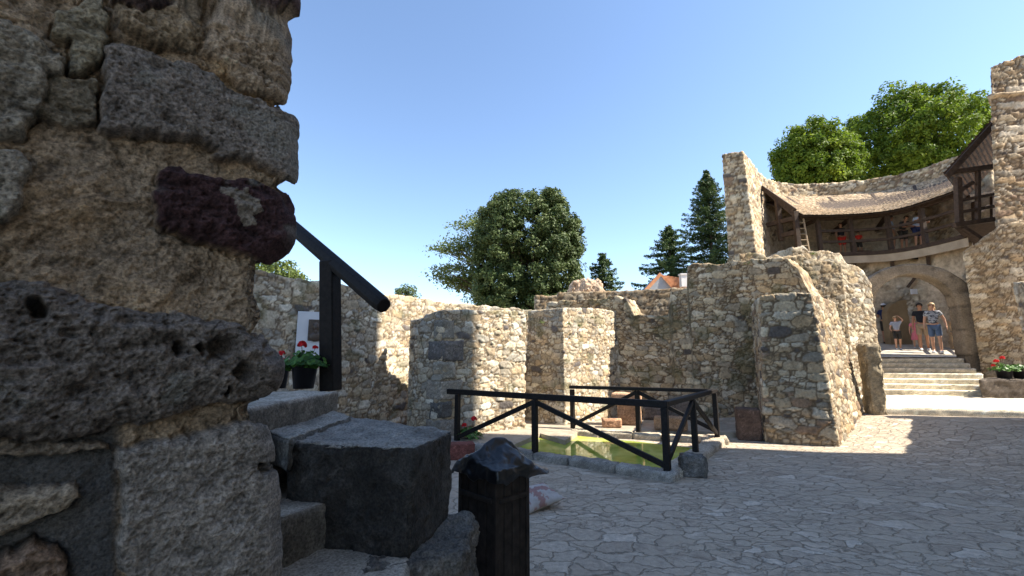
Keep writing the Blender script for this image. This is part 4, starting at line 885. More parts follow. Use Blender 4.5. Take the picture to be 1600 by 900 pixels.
# ------------------------------------------------------------------ handrail above the steps
hr = thing('handrail', 'thick black timber handrail on a square post at the top of the steps', 'handrail', (on_z(517, 606, 1.385)[0], on_z(517, 606, 1.385)[1], 1.385))
hp = np.array(on_z(517, 606, 1.385)); HY = hp[1]
pt_ = np.array(on_y(517, 415, HY+.02))
bar_obj('post', (0, 0, -.02), (pt_[0]-hp[0], .0, pt_[2]-hp[2]+.03), .118, .118, M['beamwood'], hr, .008, up=(.25, 1, 0))
p_end = np.array(on_y(600, 478, HY-.42)); p_mid = np.array(on_y(519, 408, HY+.02)); dirn = (p_mid-p_end); p_far = p_end+dirn*4.4
bm = bmesh.new(); bm_tube(bm, [tuple(p_end-hp), tuple(p_end+dirn*.06-hp), tuple(p_mid-hp), tuple(p_far-hp)], [.052, .060, .062, .066], 8)
link('rail', bm_mesh('rail', bm, bevel=.004), M['beamwood'], hr)
pf = p_end+dirn*4.2-hp; bar_obj('post', (pf[0], pf[1], -.02), (pf[0], pf[1], pf[2]), .118, .118, M['beamwood'], hr, .008)

# ------------------------------------------------------------------ flower pots
def geranium(name, label, x, y, z, sc=1.0, n_leaf=150, heads=3, seed=1, lean=(0, 0), potr=.085, poth=.17, box=None):
    rs = random.Random(seed); t = thing(name, label, 'potted flowers', (x, y, z))
    if box is None:
        bm = bmesh.new(); prof = [(0, 0), (potr*.78, 0), (potr*.98, poth*.9), (potr*1.06, poth*.9), (potr*1.06, poth), (potr*.95, poth), (potr*.93, poth*.88), (0, poth*.88)]
        n = 28; rings = []
        for r, h in prof: rings.append([bm.verts.new((r*math.cos(2*math.pi*k/n)*sc, r*math.sin(2*math.pi*k/n)*sc, h*sc)) for k in range(n)] if r > 0 else [bm.verts.new((0, 0, h*sc))])
        for a, b in zip(rings, rings[1:]):
            for k in range(n):
                if len(a) == 1: bm.faces.new((a[0], b[(k+1) % n], b[k]))
                elif len(b) == 1: bm.faces.new((a[k], a[(k+1) % n], b[0]))
                else: bm.faces.new((a[k], a[(k+1) % n], b[(k+1) % n], b[k]))
        link('pot', bm_mesh('pot', bm, smooth=True), M['pot'], t)
        base = Vector((0, 0, poth*sc*.85))
    else: base = Vector((0, 0, .02))
    V = []; F = []; col = []; stems = bmesh.new()
    for k in range(n_leaf):
        a = rs.uniform(0, 6.28); u = rs.random(); rr = (.02+.15*math.sqrt(rs.random()))*sc; hh = (.02+.115*rs.random()*(1.15-rr/(.2*sc)))*sc
        c = base+Vector((math.cos(a)*rr+lean[0]*hh, math.sin(a)*rr+lean[1]*hh, hh)); nrm = Vector((math.cos(a)*.7*rs.random()*1.4, math.sin(a)*.7, .55+rs.random()*.6)).normalized()
        x1 = nrm.orthogonal().normalized(); x1 = Quaternion(nrm, rs.uniform(0, 6.28)) @ x1; y1 = nrm.cross(x1); r0 = rs.uniform(.018, .032)*sc; n0 = len(V); cv = rs.random()
        V.append(c-nrm*r0*.25)
        m = 9
        for j in range(m):
            th = .35+j*(6.283-.7)/(m-1); r = r0*(1+.12*math.cos(th*7)); V.append(c+x1*math.cos(th)*r+y1*math.sin(th)*r+nrm*.15*r0*math.cos(3*th))
        for j in range(m-1): F.append((n0, n0+1+j, n0+2+j))
        col += [cv]*(m+1)
        if k % 4 == 0: bm_tube(stems, [tuple(base+Vector((0, 0, -.01))), tuple(base.lerp(c, .5)+Vector((0, 0, -.01))), tuple(c)], .0022*sc, 4)
    link('leaves', np_mesh('leaves', [tuple(v) for v in V], F, np.repeat(np.array(col)[:, None], 3, 1), False), M['ger_leaf'], t)
    for hx, hy, hz, hr_ in heads:
        bm_tube(stems, [tuple(base), (hx*sc*.7, hy*sc*.7, base.z+hz*sc*.6), (hx*sc, hy*sc, base.z+hz*sc)], .0026*sc, 5)
    link('stems', bm_mesh('stems', stems), M['leaf_bright'] if False else M['bark'], t)
    for hx, hy, hz, hr_ in heads:
        bm = bmesh.new()
        for j in range(26):
            d = Vector((rs.gauss(0, 1), rs.gauss(0, 1), abs(rs.gauss(0, 1))*.8)).normalized(); c = Vector((hx*sc, hy*sc, base.z+hz*sc))+d*hr_*sc*rs.uniform(.6, 1); x1 = d.orthogonal().normalized(); y1 = d.cross(x1)
            cv = bm.verts.new(c-d*.004*sc)
            ring = [bm.verts.new(c+(x1*math.cos(q*1.2566)+y1*math.sin(q*1.2566))*hr_*.42*sc*(1 if q % 1 == 0 else .7)+d*.002*sc) for q in range(5)]
            for q in range(5): bm.faces.new((cv, ring[q], ring[(q+1) % 5]))
        link('flower_head', bm_mesh('flower_head', bm), M['petal'], t)
    return t
gx, gy, _ = on_z(474, 607, 1.385)
geranium('geranium_pot', 'red geranium in a black plastic pot on the upper step beside the handrail post', gx, gy, 1.385, 1.0, 170, [(-.02, -.03, .165, .036), (.075, -.02, .15, .020)], 3, potr=.088, poth=.165)
x, y, _ = on_z(436, 607, 1.385)
geranium('geranium_pot', 'second red geranium, mostly hidden by the near wall, left of the potted one', x-.03, y+.05, 1.385, .9, 60, [(.02, -.03, .145, .03), (.0, .02, .10, .025)], 4, potr=.07, poth=.15)
x, y, _ = on_z(727, 690, ZC)
geranium('geranium', 'red geranium growing behind the left fence post by the pool', x+.02, y+.35, ZC-.02, 1.7, 70, [(.06, 0, .20, .035), (-.05, .02, .13, .03)], 5, box=True)
# planter right of the gate
o = rough_block('stone_planter', prism([(on_z(1512, 620, .55)[0], 12.35), (17.2, 11.9), (17.3, 12.9), (13.75, 13.2)], .5, 1.05), M['block'], (.085, .07, .06), .05, .03, 301, None, .05, .01)
tag(o, 'dark stone planter block at the foot of the wall right of the gate', 'planter')
for k, (px, sd, lab) in enumerate(((1562, 7, 'red geranium with several blooms in a dark pot on the stone planter'), (1588, 8, 'leafy dark plant in a pot on the planter at the right picture edge'))):
    x, y, z = on_z(px+8, 590, 1.05) if False else on_y(px+8, 590, 12.55)
    geranium('geranium_pot', lab, x, y, 1.03, 1.75, 110, [(-.12, -.03, .16, .035), (-.03, -.04, .21, .035), (-.15, 0, .09, .03)] if k == 0 else [], sd, potr=.10, poth=.14)

# ------------------------------------------------------------------ plaque with a bronze relief on the long wall
def on_wall(px, py):   # the point of the left wall's face seen at a picture point
    a, b_ = np.array([-4.1, 7.45]), np.array([-2.95, 9.85])
    rx, ry, rz = ray(px, py); M_ = np.array([[rx, -(b_-a)[0]], [ry, -(b_-a)[1]]]); t_, s_ = np.linalg.solve(M_, a); return np.array([rx*t_, ry*t_, CAMZ+rz*t_])
cpl = on_wall(481, 520)+np.array([.16, -.12, 0]); rzp = .46
pq = thing('memorial_plaque', 'white memorial board with a small bronze portrait relief, on the shaded left wall', 'plaque', tuple(cpl), rzp)
bw = .56; bm = bmesh.new(); bm_box(bm, (0, 0, -.02), (bw, .03, .78)); link('board', bm_mesh('board', bm, bevel=.005), M['white'], pq)
bm = bmesh.new(); bm_box(bm, (.03, -.025, .04), (.25, .03, .38)); rl = link('relief_panel', bm_mesh('relief_panel', bm, bevel=.006), M['bronze'], pq)
bm = bmesh.new()
bmesh.ops.create_uvsphere(bm, u_segments=14, v_segments=10, radius=1, matrix=Matrix.Translation((.03, -.045, .10)) @ Matrix.Diagonal((.058, .03, .078, 1)))
bmesh.ops.create_uvsphere(bm, u_segments=14, v_segments=10, radius=1, matrix=Matrix.Translation((.03, -.042, -.08)) @ Matrix.Diagonal((.115, .025, .085, 1)))
bmesh.ops.create_uvsphere(bm, u_segments=8, v_segments=6, radius=1, matrix=Matrix.Translation((.03, -.075, .09)) @ Matrix.Diagonal((.01, .014, .022, 1)))
bmesh.ops.create_uvsphere(bm, u_segments=8, v_segments=6, radius=1, matrix=Matrix.Translation((.03, -.05, .015)) @ Matrix.Diagonal((.032, .02, .05, 1)))
link('portrait', bm_mesh('portrait', bm, smooth=True), M['bronze'], rl)

# ------------------------------------------------------------------ litter bin with a black bag
bc = np.array([-.094, 2.78]); d1 = np.array([.7071, .7071]); d2 = np.array([-.7071, .7071]); W1, W2, BH = .27, .335, .90
bn = thing('litter_bin', 'tall black wooden litter bin of upright boards with battens', 'litter bin', (bc[0], bc[1], 0))
def side(o_, d, W, nout_, cnt, nb):
    for k in range(cnt):
        a = o_+d*(W*(k+.04)/cnt); b_ = o_+d*(W*(k+.96)/cnt); m = (a+b_)/2+nout_*-.009
        bm = bmesh.new(); bm_box(bm, (m[0], m[1], BH/2-.01+random.uniform(-.003, .003)), (W*.92/cnt, .018, BH-.02), math.atan2(d[1], d[0])); link('board', bm_mesh('board', bm, bevel=.003), M['binwood'], bn)
    for zb_ in (.80, .10, .46)[:nb]:
        m = o_+d*W/2+nout_*.009; bm = bmesh.new(); bm_box(bm, (m[0], m[1], zb_-.03), (W*.86, .016, .028), math.atan2(d[1], d[0])); link('batten', bm_mesh('batten', bm, bevel=.003), M['binwood'], bn)
z2 = np.zeros(2)
side(z2, d1, W1, -d2, 4, 2); side(z2, d2, W2, -d1, 4, 2); side(z2+d2*W2, d1, W1, d2, 4, 2); side(z2+d1*W1, d2, W2, d1, 4, 2)
for p in (z2, d1*W1, d2*W2, d1*W1+d2*W2):
    bm = bmesh.new(); bm_box(bm, (p[0]*.96+.0, p[1]*.96+.006, BH/2), (.03, .03, BH), math.pi/4); link('corner_post', bm_mesh('corner_post', bm, bevel=.003), M['binwood'], bn)
def bag_mat():
    m, nt, b = new_mat('black_plastic_film'); b.inputs['Base Color'].default_value = (.006, .006, .007, 1); b.inputs['Roughness'].default_value = .33; b.inputs['Specular IOR Level'].default_value = .5
    n = noise_node(nt, 9, 4, .55); bump(nt, b, n.outputs[0], .45, .02); return m
M['film'] = bag_mat()
def bag():
    cen = bc+d1*W1/2+d2*W2/2; n, m = 120, 60; P = np.zeros((n, m, 3))
    th = np.linspace(0, 2*np.pi, n); tt = np.linspace(0, 1, m)
    # rim radius follows the bin's square, with a long flap to the right
    for i, a in enumerate(th):
        dx, dy = math.cos(a), math.sin(a); v = np.array([dx, dy]); u1 = abs(v@d1)/(W1/2+.018); u2 = abs(v@d2)/(W2/2+.018); rim = 1/max(u1, u2, 1e-6)
        flap = math.exp(-((math.atan2(math.sin(a-.25), math.cos(a-.25)))/.42)**2)
        flap2 = math.exp(-((math.atan2(math.sin(a-3.0), math.cos(a-3.0)))/.5)**2)
        for j, t_ in enumerate(tt):
            if t_ < .62: r = rim*1.02*(t_/.62); k = t_/.62
            else: r = rim*1.02+(t_-.62)/.38*(.012+.16*flap+.03*flap2); k = 1
            x, y = dx*r, dy*r; q = t_
            pk_ = math.hypot(x-.0, (y+.0)*1.0); z = .025+.115*math.exp(-(pk_/.15)**1.5)+.05*math.exp(-((x-.12)**2+(y+.02)**2)/.008)+.03*math.exp(-((x+.16)**2+(y)**2)/.004)
            ridge = .05*math.exp(-((y-.5*x+.01)/.035)**2)*math.exp(-(x/.22)**2)
            z += ridge
            drop = 0 if t_ < .62 else (t_-.62)/.38
            z = z*(1-.7*drop)-drop*(.055-.03*flap)*(.7+.5*math.sin(a*5+1)*.4)
            P[i, j] = (cen[0]+x, cen[1]+y, BH+z)
    P[-1] = P[0]
    V0 = P.reshape(-1, 3); fo = 1-np.abs(fbm(V0*np.array([9, 9, 5]), 3, 401))*1.8; w_ = np.tile(sstep(0, .35, tt), n)[:, None]
    V0 = V0+np.stack([.012*fbm(V0*12, 3, 402), .012*fbm(V0*12, 3, 403), .020*fo-.010], 1)*w_
    V0[:, 2] = np.where(w_[:, 0] < .999, V0[:, 2], V0[:, 2]); P = V0.reshape(n, m, 3); P[-1] = P[0]
    sh = Sheet(); sh.grid(P); V, F = sh.merged(); V = V-np.array([cen[0], cen[1], BH]); me = np_mesh('bin_bag', V, F)
    o = link('bin_bag', me, M['film']); o.location = (cen[0], cen[1], BH); md = o.modifiers.new('thickness', 'SOLIDIFY'); md.thickness = .0015
    tag(o, 'crumpled shiny black plastic bag heaped over the top of the litter bin', 'bin bag')
bag()
# sack behind the bin
def sack():
    x, y, _ = on_z(838, 797, 0); n, m = 40, 40; u = np.linspace(-1, 1, n)[:, None]; v = np.linspace(-1, 1, m)[None]
    prof = (np.clip(1-u**2, 0, 1)**.55*np.clip(1-v**2, 0, 1)**.55); X_ = (u+v*0)*.26*(1+.10*v**2-.05*prof); Y_ = (v+u*0)*.20*(1+.12*u**2); sh = Sheet()
    Pt = np.stack([X_, Y_, .10+.10*prof], -1); Pb = np.stack([X_, Y_, .10-.085*prof], -1); sh.grid(Pt); sh.grid(Pb, True); V, F = sh.merged(); Nn = vnormals(V, F); V = V+Nn*(.010*fbm(V*14, 3, 5)+.006*fbm(V*40, 2, 6))[:, None]
    V[:, 2] -= V[:, 2].min()
    s_ = np.abs(np.sin(V[:, 0]*38+.6*fbm(V*5, 2, 3)))
    col = np.where((fbm(V*13, 3, 9) > .05)[:, None], np.array([[.30, .17, .15]]), np.array([[.42, .38, .35]])); col = np.where((V[:, 2] < .09)[:, None], np.array([[.36, .30, .24]]), col)
    o = link('cushion', np_mesh('cushion', V, F, col), M['cloth0']); o.location = (x-.02, y+.12, .0); o.rotation_euler = (R(8), R(-10), .5); tag(o, 'worn red and white cushion lying on the paving behind the bin', 'cushion')
m, nt_, b_ = new_mat('worn_cloth'); at = N(nt_, 'ShaderNodeAttribute', attribute_name='Col'); nt_.links.new(at.outputs[0], b_.inputs['Base Color']); b_.inputs['Roughness'].default_value = .9; n_ = noise_node(nt_, 120, 3, .6); bump(nt_, b_, n_.outputs[0], .4, .003); M['cloth0'] = m
sack()
# ------------------------------------------------------------------ trees
def leaf_cloud(cent, nrm, size, rs, aspect=1.7):
    n = len(cent); r = rs.normal(size=(n, 3)); nn_ = nrm*.8+r*.65; nn_ /= np.linalg.norm(nn_, axis=1, keepdims=True)
    a = np.cross(nn_, rs.normal(size=(n, 3))); a /= np.linalg.norm(a, axis=1, keepdims=True); b = np.cross(nn_, a)
    s = size*rs.uniform(.6, 1.25, n)[:, None]; L = a*s; W = b*s/aspect
    V = np.stack([cent-L, cent-W*.9+L*.1+nn_*s*.12, cent+L, cent+W*.9+L*.1+nn_*s*.12], 1).reshape(-1, 3); F = np.arange(4*n).reshape(n, 4); return V, F
def broad_tree(name, label, base, crown_c, crown_r, nclump, per, leaf, mat, seed, clump_r=.55, lumps=6, trunk_r=.25, shape=None, group=None, fill=.25, bias=.85, lump_a=.22):
    rs = np.random.RandomState(seed); t = thing(name, label, 'tree', base, 0, group); cc = np.array(crown_c)-np.array(base); cr = np.array(crown_r)
    d = rs.normal(size=(nclump, 3)); d /= np.linalg.norm(d, axis=1, keepdims=True)
    lump = 1+lump_a*fbm(d*3.0+seed, 4, seed); rad = np.where(rs.rand(nclump) < fill, rs.rand(nclump)**.5*.85, rs.uniform(.86, 1.0, nclump))*lump
    P = d*rad[:, None]
    if shape == 'box': P = np.sign(P)*np.abs(P)**.72
    cp = cc+P*cr
    cen = []; nr = []; cv = []
    for k in range(nclump):
        m = int(per*rs.uniform(.6, 1.4)); q = rs.normal(size=(m, 3)); q /= np.linalg.norm(q, axis=1, keepdims=True); q[:, 2] = q[:, 2]*.8
        r = clump_r*rs.uniform(.7, 1.25)*rs.uniform(.5, 1, m)[:, None]; cen.append(cp[k]+q*r); nr.append(q*.7+d[k]*.5+np.array([0, 0, .5])); cv.append(np.clip(rs.rand()*.55+rs.rand(m)*.35+.05, 0, 1))
    cen = np.concatenate(cen); nr = np.concatenate(nr); cv = np.concatenate(cv)
    V, F = leaf_cloud(cen, nr, leaf, rs); link('crown', np_mesh('crown', V, F, np.repeat(np.repeat(cv, 4)[:, None], 3, 1), False), M[mat], t)
    bm = bmesh.new(); top = cc+np.array([0, 0, cr[2]*.4]); bm_tube(bm, [(0, 0, -.3), tuple(cc*.35), tuple(cc*.7), tuple(top)], [trunk_r, trunk_r*.8, trunk_r*.6, trunk_r*.15], 9)
    for k in range(14):
        j = rs.randint(nclump); s = cc*rs.uniform(.45, .95); e = cp[j]*.92+cc*.08; bm_tube(bm, [tuple(s), tuple((s+e)/2+rs.normal(size=3)*.15), tuple(e)], [trunk_r*.32, trunk_r*.2, trunk_r*.06], 5)
    link('trunk', bm_mesh('trunk', bm, smooth=True), M['bark'], t); return t
def crown_at(x0, x1, y0, y1, Y):
    a = np.array(on_y((x0+x1)/2, (y0+y1)/2, Y)); r = (on_y(x1, (y0+y1)/2, Y)[0]-on_y(x0, (y0+y1)/2, Y)[0])/2; h = (zat(y0, Y)-zat(y1, Y))/2; return a, r, h
a, r, h = crown_at(736, 912, 298, 545, 31)
broad_tree('round_tree', 'dense round dark-green tree rising behind the courtyard walls', (a[0], 31, 0), a, (r*.95, r*.95, h*.97), 1500, 95, .105, 'leaf_dark', 3, .44, shape='box', trunk_r=.25, fill=.45, lump_a=.05)
# feathery tree: flat layered sprays
def feathery(name, label, Y, x0, x1, y0, y1, seed):
    rs = np.random.RandomState(seed); a = np.array(on_y(768, 440, Y)); t = thing(name, label, 'tree', (a[0], Y, 0)); bm = bmesh.new(); bm_tube(bm, [(0, 0, -.3), (0, 0, a[2]*.6), (-.2, 0, a[2])], [.25, .2, .1], 8); C_ = []; Nr = []
    for tx, ty in ((745, 345), (722, 352), (706, 378), (690, 392), (712, 395), (735, 375), (694, 424), (686, 430), (716, 415), (735, 405), (725, 432), (742, 440), (712, 447), (732, 452), (748, 462), (740, 425), (755, 362), (752, 395), (750, 350), (728, 388), (704, 440)):
        for rep in range(3):
            e = np.array(on_y(tx+rs.normal()*3, ty+rs.normal()*3, Y+rs.normal()*1.0)); e[0] -= a[0]; e[1] -= Y
            s = np.array([-.1, 0, e[2]*.75+rs.rand()*.5]); s[2] = min(s[2], a[2]); mid = (s+e)/2+np.array([0, 0, .25])
            bm_tube(bm, [tuple(s), tuple(mid), tuple(e)], [.06, .04, .012], 4)
            for k in range(110):
                q = rs.normal(size=3)*np.array([.50, .50, .13]); f = rs.rand()**.5; C_.append(mid*(1-f)*.6+e*(f*.6+.4)*1.0+q if rs.rand() < .3 else e+q); Nr.append((0, 0, 1))
    V, F = leaf_cloud(np.array(C_), np.array(Nr, float), .13, rs, 2.0); cv = rs.rand(len(F)); link('crown', np_mesh('crown', V, F, np.repeat(np.repeat(cv, 4)[:, None], 3, 1), False), M['leaf_feather'], t); link('trunk', bm_mesh('trunk', bm, smooth=True), M['bark'], t)
feathery('feathery_tree', 'light feathery tree peeping out left of the dense round tree', 33, 682, 760, 340, 465, 5)
a, r, h = crown_at(1330, 1538, 148, 330, 36)
broad_tree('broadleaf_tree', 'largest bright green tree above the curved wall, right of a smaller one', (a[0], 36, 0), a, (r*.98, r*.85, h), 1100, 80, .135, 'leaf_bright', 8, .62, trunk_r=.30, fill=.35)
a, r, h = crown_at(1212, 1338, 198, 330, 34)
broad_tree('broadleaf_tree', 'smaller bright green tree above the curved wall beside the tower', (a[0], 34, 0), a, (r*.98, r*.9, h), 620, 80, .13, 'leaf_bright', 9, .54, trunk_r=.25, fill=.35)
a, r, h = crown_at(398, 470, 411, 460, 16)
broad_tree('bush', 'light green bush top showing over the left wall', (a[0], 16, 0), a, (r, r, h), 70, 50, .07, 'leaf_feather', 10, .28, trunk_r=.08)
a, r, h = crown_at(618, 655, 447, 475, 26)
broad_tree('bush', 'tiny dark bush tip showing over the middle of the left wall', (a[0], 26, 0), a, (r, r, h), 40, 40, .07, 'leaf_dark', 11, .25, trunk_r=.06)
def spruce(name, label, px, y0, Y, halfw_px, yb, seed, group='spruce trees behind the walls'):
    rs = np.random.RandomState(seed); base = on_y(px, yb, Y); top = on_y(px, y0, Y); H = top[2]; t = thing(name, label, 'tree', (top[0], Y, 0), 0, group); hb = base[2]; Rb = halfw_px/FPX*Y
    bm = bmesh.new(); bm_tube(bm, [(0, 0, -.3), (0, 0, H*.6), (0, 0, H)], [.28, .15, .02], 7); Cn = []; Nr = []; cv = []
    z = H-.15
    while z > hb*.55:
        f = (H-z)/(H-hb); R_ = Rb*min(1.25, f**.82)*1.0+.12; nb = int(9+f*7)
        for k in range(nb):
            a_ = rs.uniform(0, 6.283); L_ = R_*rs.uniform(.45, 1.2); d = np.array([math.cos(a_), math.sin(a_), 0]); dz = rs.uniform(-.12, .06)
            m = int(18+L_*50); s = rs.rand(m)**.7; side_ = np.array([-d[1], d[0], 0]); sag = -.33*s*L_*(.55+.45*f)+.22*s**3*L_
            wd = .10+.20*np.sin(np.pi*np.clip(s, .1, 1))*min(L_, 1.5)
            p = np.array([0, 0, z+dz])+d*(s*L_)[:, None]+side_*(rs.normal(size=m)*wd*.55)[:, None]; p[:, 2] += sag-np.abs(rs.normal(size=m))*.11
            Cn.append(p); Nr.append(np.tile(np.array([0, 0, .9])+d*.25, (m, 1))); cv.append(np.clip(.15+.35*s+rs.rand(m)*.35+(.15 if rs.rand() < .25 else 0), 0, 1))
            if k % 3 == 0: bm_tube(bm, [(0, 0, z+dz), tuple(np.array([0, 0, z+dz])+d*L_*.6+np.array([0, 0, -.15*L_]))], [.03, .01], 3)
        z -= .20+.30*f*rs.uniform(.7, 1.3)
    Cn = np.concatenate(Cn); V, F = leaf_cloud(Cn, np.concatenate(Nr), .12, rs, 2.6); cv = np.concatenate(cv)
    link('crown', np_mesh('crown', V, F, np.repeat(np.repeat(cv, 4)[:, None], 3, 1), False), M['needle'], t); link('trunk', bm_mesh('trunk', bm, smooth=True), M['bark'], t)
spruce('spruce_tree', 'tall dark spruce standing just left of the stone tower', 1103, 265, 40, 74, 440, 21)
spruce('spruce_tree', 'medium spruce left of the tall one, above the orange roof', 1044, 350, 38, 56, 440, 22)
spruce('spruce_tree', 'small spruce tip right of the round tree', 941, 394, 36, 42, 455, 23)

# ------------------------------------------------------------------ house roofs beyond the walls
YH = 34.0
hs = thing('house', 'distant house with orange tiled roof, grey gable and two white chimneys', 'house', (on_y(1060, 440, YH)[0], YH, 0))
ho = np.array([hs.location.x, YH, 0])
gl, gr, gp = [np.array(on_y(*p, YH))-ho for p in ((1008, 455), (1052, 452), (1032, 430))]
def poly_prism(name, pts, dy, mat):
    bm = bmesh.new(); vs = [bm.verts.new(tuple(p)) for p in pts]; f = bm.faces.new(vs); r_ = bmesh.ops.extrude_face_region(bm, geom=[f]); bmesh.ops.translate(bm, verts=[v for v in r_['geom'] if isinstance(v, bmesh.types.BMVert)], vec=(0, dy, 0)); return link(name, bm_mesh(name, bm), mat, hs)
poly_prism('wall', [(gl[0], 0, 0), (gr[0]+3.4, 0, 0), (gr[0]+3.4, 0, gr[2]-.3), tuple(gr), tuple(gp), tuple(gl)], 2.4, M['greyplaster'])
bm = bmesh.new(); e = [on_y(1031, 429, YH), on_y(1106, 440, YH), on_y(1112, 452, YH-3), on_y(1052, 453, YH-.3)]; f = bm.faces.new([bm.verts.new(tuple(np.array(p)-ho)) for p in e]); bmesh.ops.solidify(bm, geom=[f], thickness=.2)
rf = link('roof', bm_mesh('roof', bm), M['rooftile'], hs)
bar_obj('verge', tuple(gl+(0, -.1, .05)), tuple(gp+(0, -.1, .1)), .12, .25, M['rooftile'], hs)
for px in (1068, 1104):
    c_ = np.array(on_y(px, 434, YH-1))-ho; bm = bmesh.new(); bm_box(bm, (c_[0], c_[1], c_[2]-.25), (.5, .45, .9)); bm_box(bm, (c_[0], c_[1], c_[2]+.24), (.6, .55, .1)); link('chimney', bm_mesh('chimney', bm), M['whitewash'], rf)

# ------------------------------------------------------------------ weeds in the wall tops and joints
def weed(x, y, z, s, seed, label):
    rs = np.random.RandomState(seed); n = int(60*s/.15); c = rs.normal(size=(n, 3))*np.array([.5, .5, .45])*s*.42; c[:, 2] = np.abs(c[:, 2]); V, F = leaf_cloud(c, np.tile((0, -.3, .6), (n, 1)).astype(float), .016+.03*s, rs, 2.2)
    o = link('weed', np_mesh('weed', V, F, np.repeat(np.repeat(rs.rand(n), 4)[:, None], 3, 1), False), M['leaf_feather']); o.location = (x, y, z); return tag(o, label, 'weed', 'small weeds growing in the old walls')
for k, (px, py, Y, s, lab) in enumerate((
    (617, 490, 11.2, .16, 'small weed tuft high on the sunlit part of the left wall'), (638, 492, 11.5, .11, 'tiny weed on the ledge of the left wall beside a larger tuft'),
    (676, 492, 12.2, .12, 'weed tuft over the quoins of the broad pier'), (790, 515, 10.12, .12, 'weed on the sunlit face near the right top of the broad pier'),
    (760, 530, 9.72, .09, 'tiny weed on the broad pier where shade meets sun'), (847, 505, 10.6, .14, 'weed hanging on the shaded face of the wedge-shaped pier'),
    (888, 507, 10.5, .13, 'weed high on the lit face of the wedge-shaped pier near its corner'), (905, 510, 10.7, .12, 'weed on the lit face of the wedge-shaped pier, near its middle'),
    (925, 497, 10.9, .09, 'tiny weed close under the top of the wedge-shaped pier'), (1166, 414, 11.0, .22, 'yellowish weed tuft on top of the tall pool wall'),
    (1180, 432, 10.98, .14, 'weed in the face of the tall pool wall under its top'), (1235, 462, 9.0, .14, 'weed on top of the squat buttress'),
    (1268, 398, 10.5, .12, 'weed at the right end of the tall pool wall top'), (1205, 463, 9.1, .10, 'tiny weed at the left end of the squat buttress top'))):
    x, y, z = on_y(px, py, Y); weed(x, y-.05, z, s, 500+k, lab)

# ------------------------------------------------------------------ ramp railing, pole and sign
rr_ = thing('ramp_railing', 'wooden railing along the right side of the ramp behind the arch', 'railing', (14.6, 15.6, 1.7)); ro_ = np.array([14.6, 15.6, 1.7])
def rz_(Y): return 1.60+.13*min(max(Y-AY, 0), 6.2)
Ra = np.array(on_y(1503, 547, 15.5)); Rb_ = np.array(on_y(1476, 528, 19.0))
for q in (0, .5, 1):
    p = Ra*(1-q)+Rb_*q; z0 = rz_(p[1]); bar_obj('post', tuple(np.array([p[0], p[1], z0])-ro_), tuple(np.array([p[0], p[1], z0+1.1])-ro_), .11, .11, M['palewood'], rr_)
for hh in (1.05, .62, .2):
    bar_obj('rail', tuple(np.array([Ra[0], Ra[1], rz_(Ra[1])+hh])-ro_), tuple(np.array([Rb_[0], Rb_[1], rz_(Rb_[1])+hh])-ro_), .07, .11, M['palewood'], rr_)
p = np.array(on_y(1371, 545, 15.6)); o = bar_obj('wooden_pole', (p[0], p[1], rz_(15.6)), (p[0], p[1], zat(478, 15.6)), .07, .07, M['palewood'], None); tag(o, 'thin pale pole just inside the left side of the arch', 'pole')
def wall_hit(px, Y=None):
    best = None; low = lower
    for a, b_ in zip(low, low[1:]):
        for k in range(4):
            q = a+(b_-a)*k/4; pr = project(np.array([[q[0], q[1], 4.0]]))
            dd = abs(pr[0][0]-px)
            if best is None or dd < best[0]: best = (dd, q)
    return best[1]
q = wall_hit(1432); o = box_obj('wall_sign', (q[0], q[1]-.06, zat(456, q[1])), (.5, .04, .22), M['white'], None, .0); tag(o, 'small blank-looking white sign on the plastered wall seen through the arch', 'sign')
for k, (xa, ya, xb, yb, lab) in enumerate(((1434, 428, 1418, 449, 'dark diagonal strut left above the white sign'), (1441, 428, 1460, 446, 'dark diagonal strut right above the white sign'))):
    q = wall_hit((xa+xb)/2); a = on_y(xa, ya, q[1]-.35); b2 = on_y(xb, yb, q[1]-.12); o = bar_obj('timber_strut', a, b2, .11, .11, M['oldwood'], None); tag(o, lab, 'timber strut')
q = wall_hit(1415); n = 14; cxn, czn = on_y(1415, 482, q[1])[0], zat(492, q[1]); rn = .85
bm = bmesh.new(); pts = [(cxn-rn, 2.1)]+[(cxn-rn*math.cos(math.pi*k/n), czn+rn*math.sin(math.pi*k/n)*.75) for k in range(n+1)]+[(cxn+rn, 2.1)]
f = bm.faces.new([bm.verts.new((x, q[1]-.04, z)) for x, z in pts]); r_ = bmesh.ops.extrude_face_region(bm, geom=[f]); bmesh.ops.translate(bm, verts=[v for v in r_['geom'] if isinstance(v, bmesh.types.BMVert)], vec=(0, .3, 0))
M['niche'] = simple('niche_plaster', (.20, .14, .08), (.32, .24, .14), 2, .95, .3, .02); nb = link('wall_niche', bm_mesh('wall_niche', bm), M['niche'], low_o)  # flat arched plate, browner than the wall around it
for k, (px, py, w_, h_, lab) in enumerate(((1447, 512, .9, .35, 'dark low stone behind the walkers in the arch'), (1425, 518, .9, .25, 'flat dark stone slab on the ground at the back of the arch court'))):
    x, y, z = on_y(px, py+6, 19.5); o = rough_block('stone_block', prism([(x-w_/2, y), (x+w_/2, y-.1), (x+w_/2, y+.4), (x-w_/2, y+.4)], rz_(19.5)-.02, rz_(19.5)+h_), M['block'], (.10, .085, .07), .05, .03, 600+k, None, .05, 0); tag(o, lab, 'stone block')
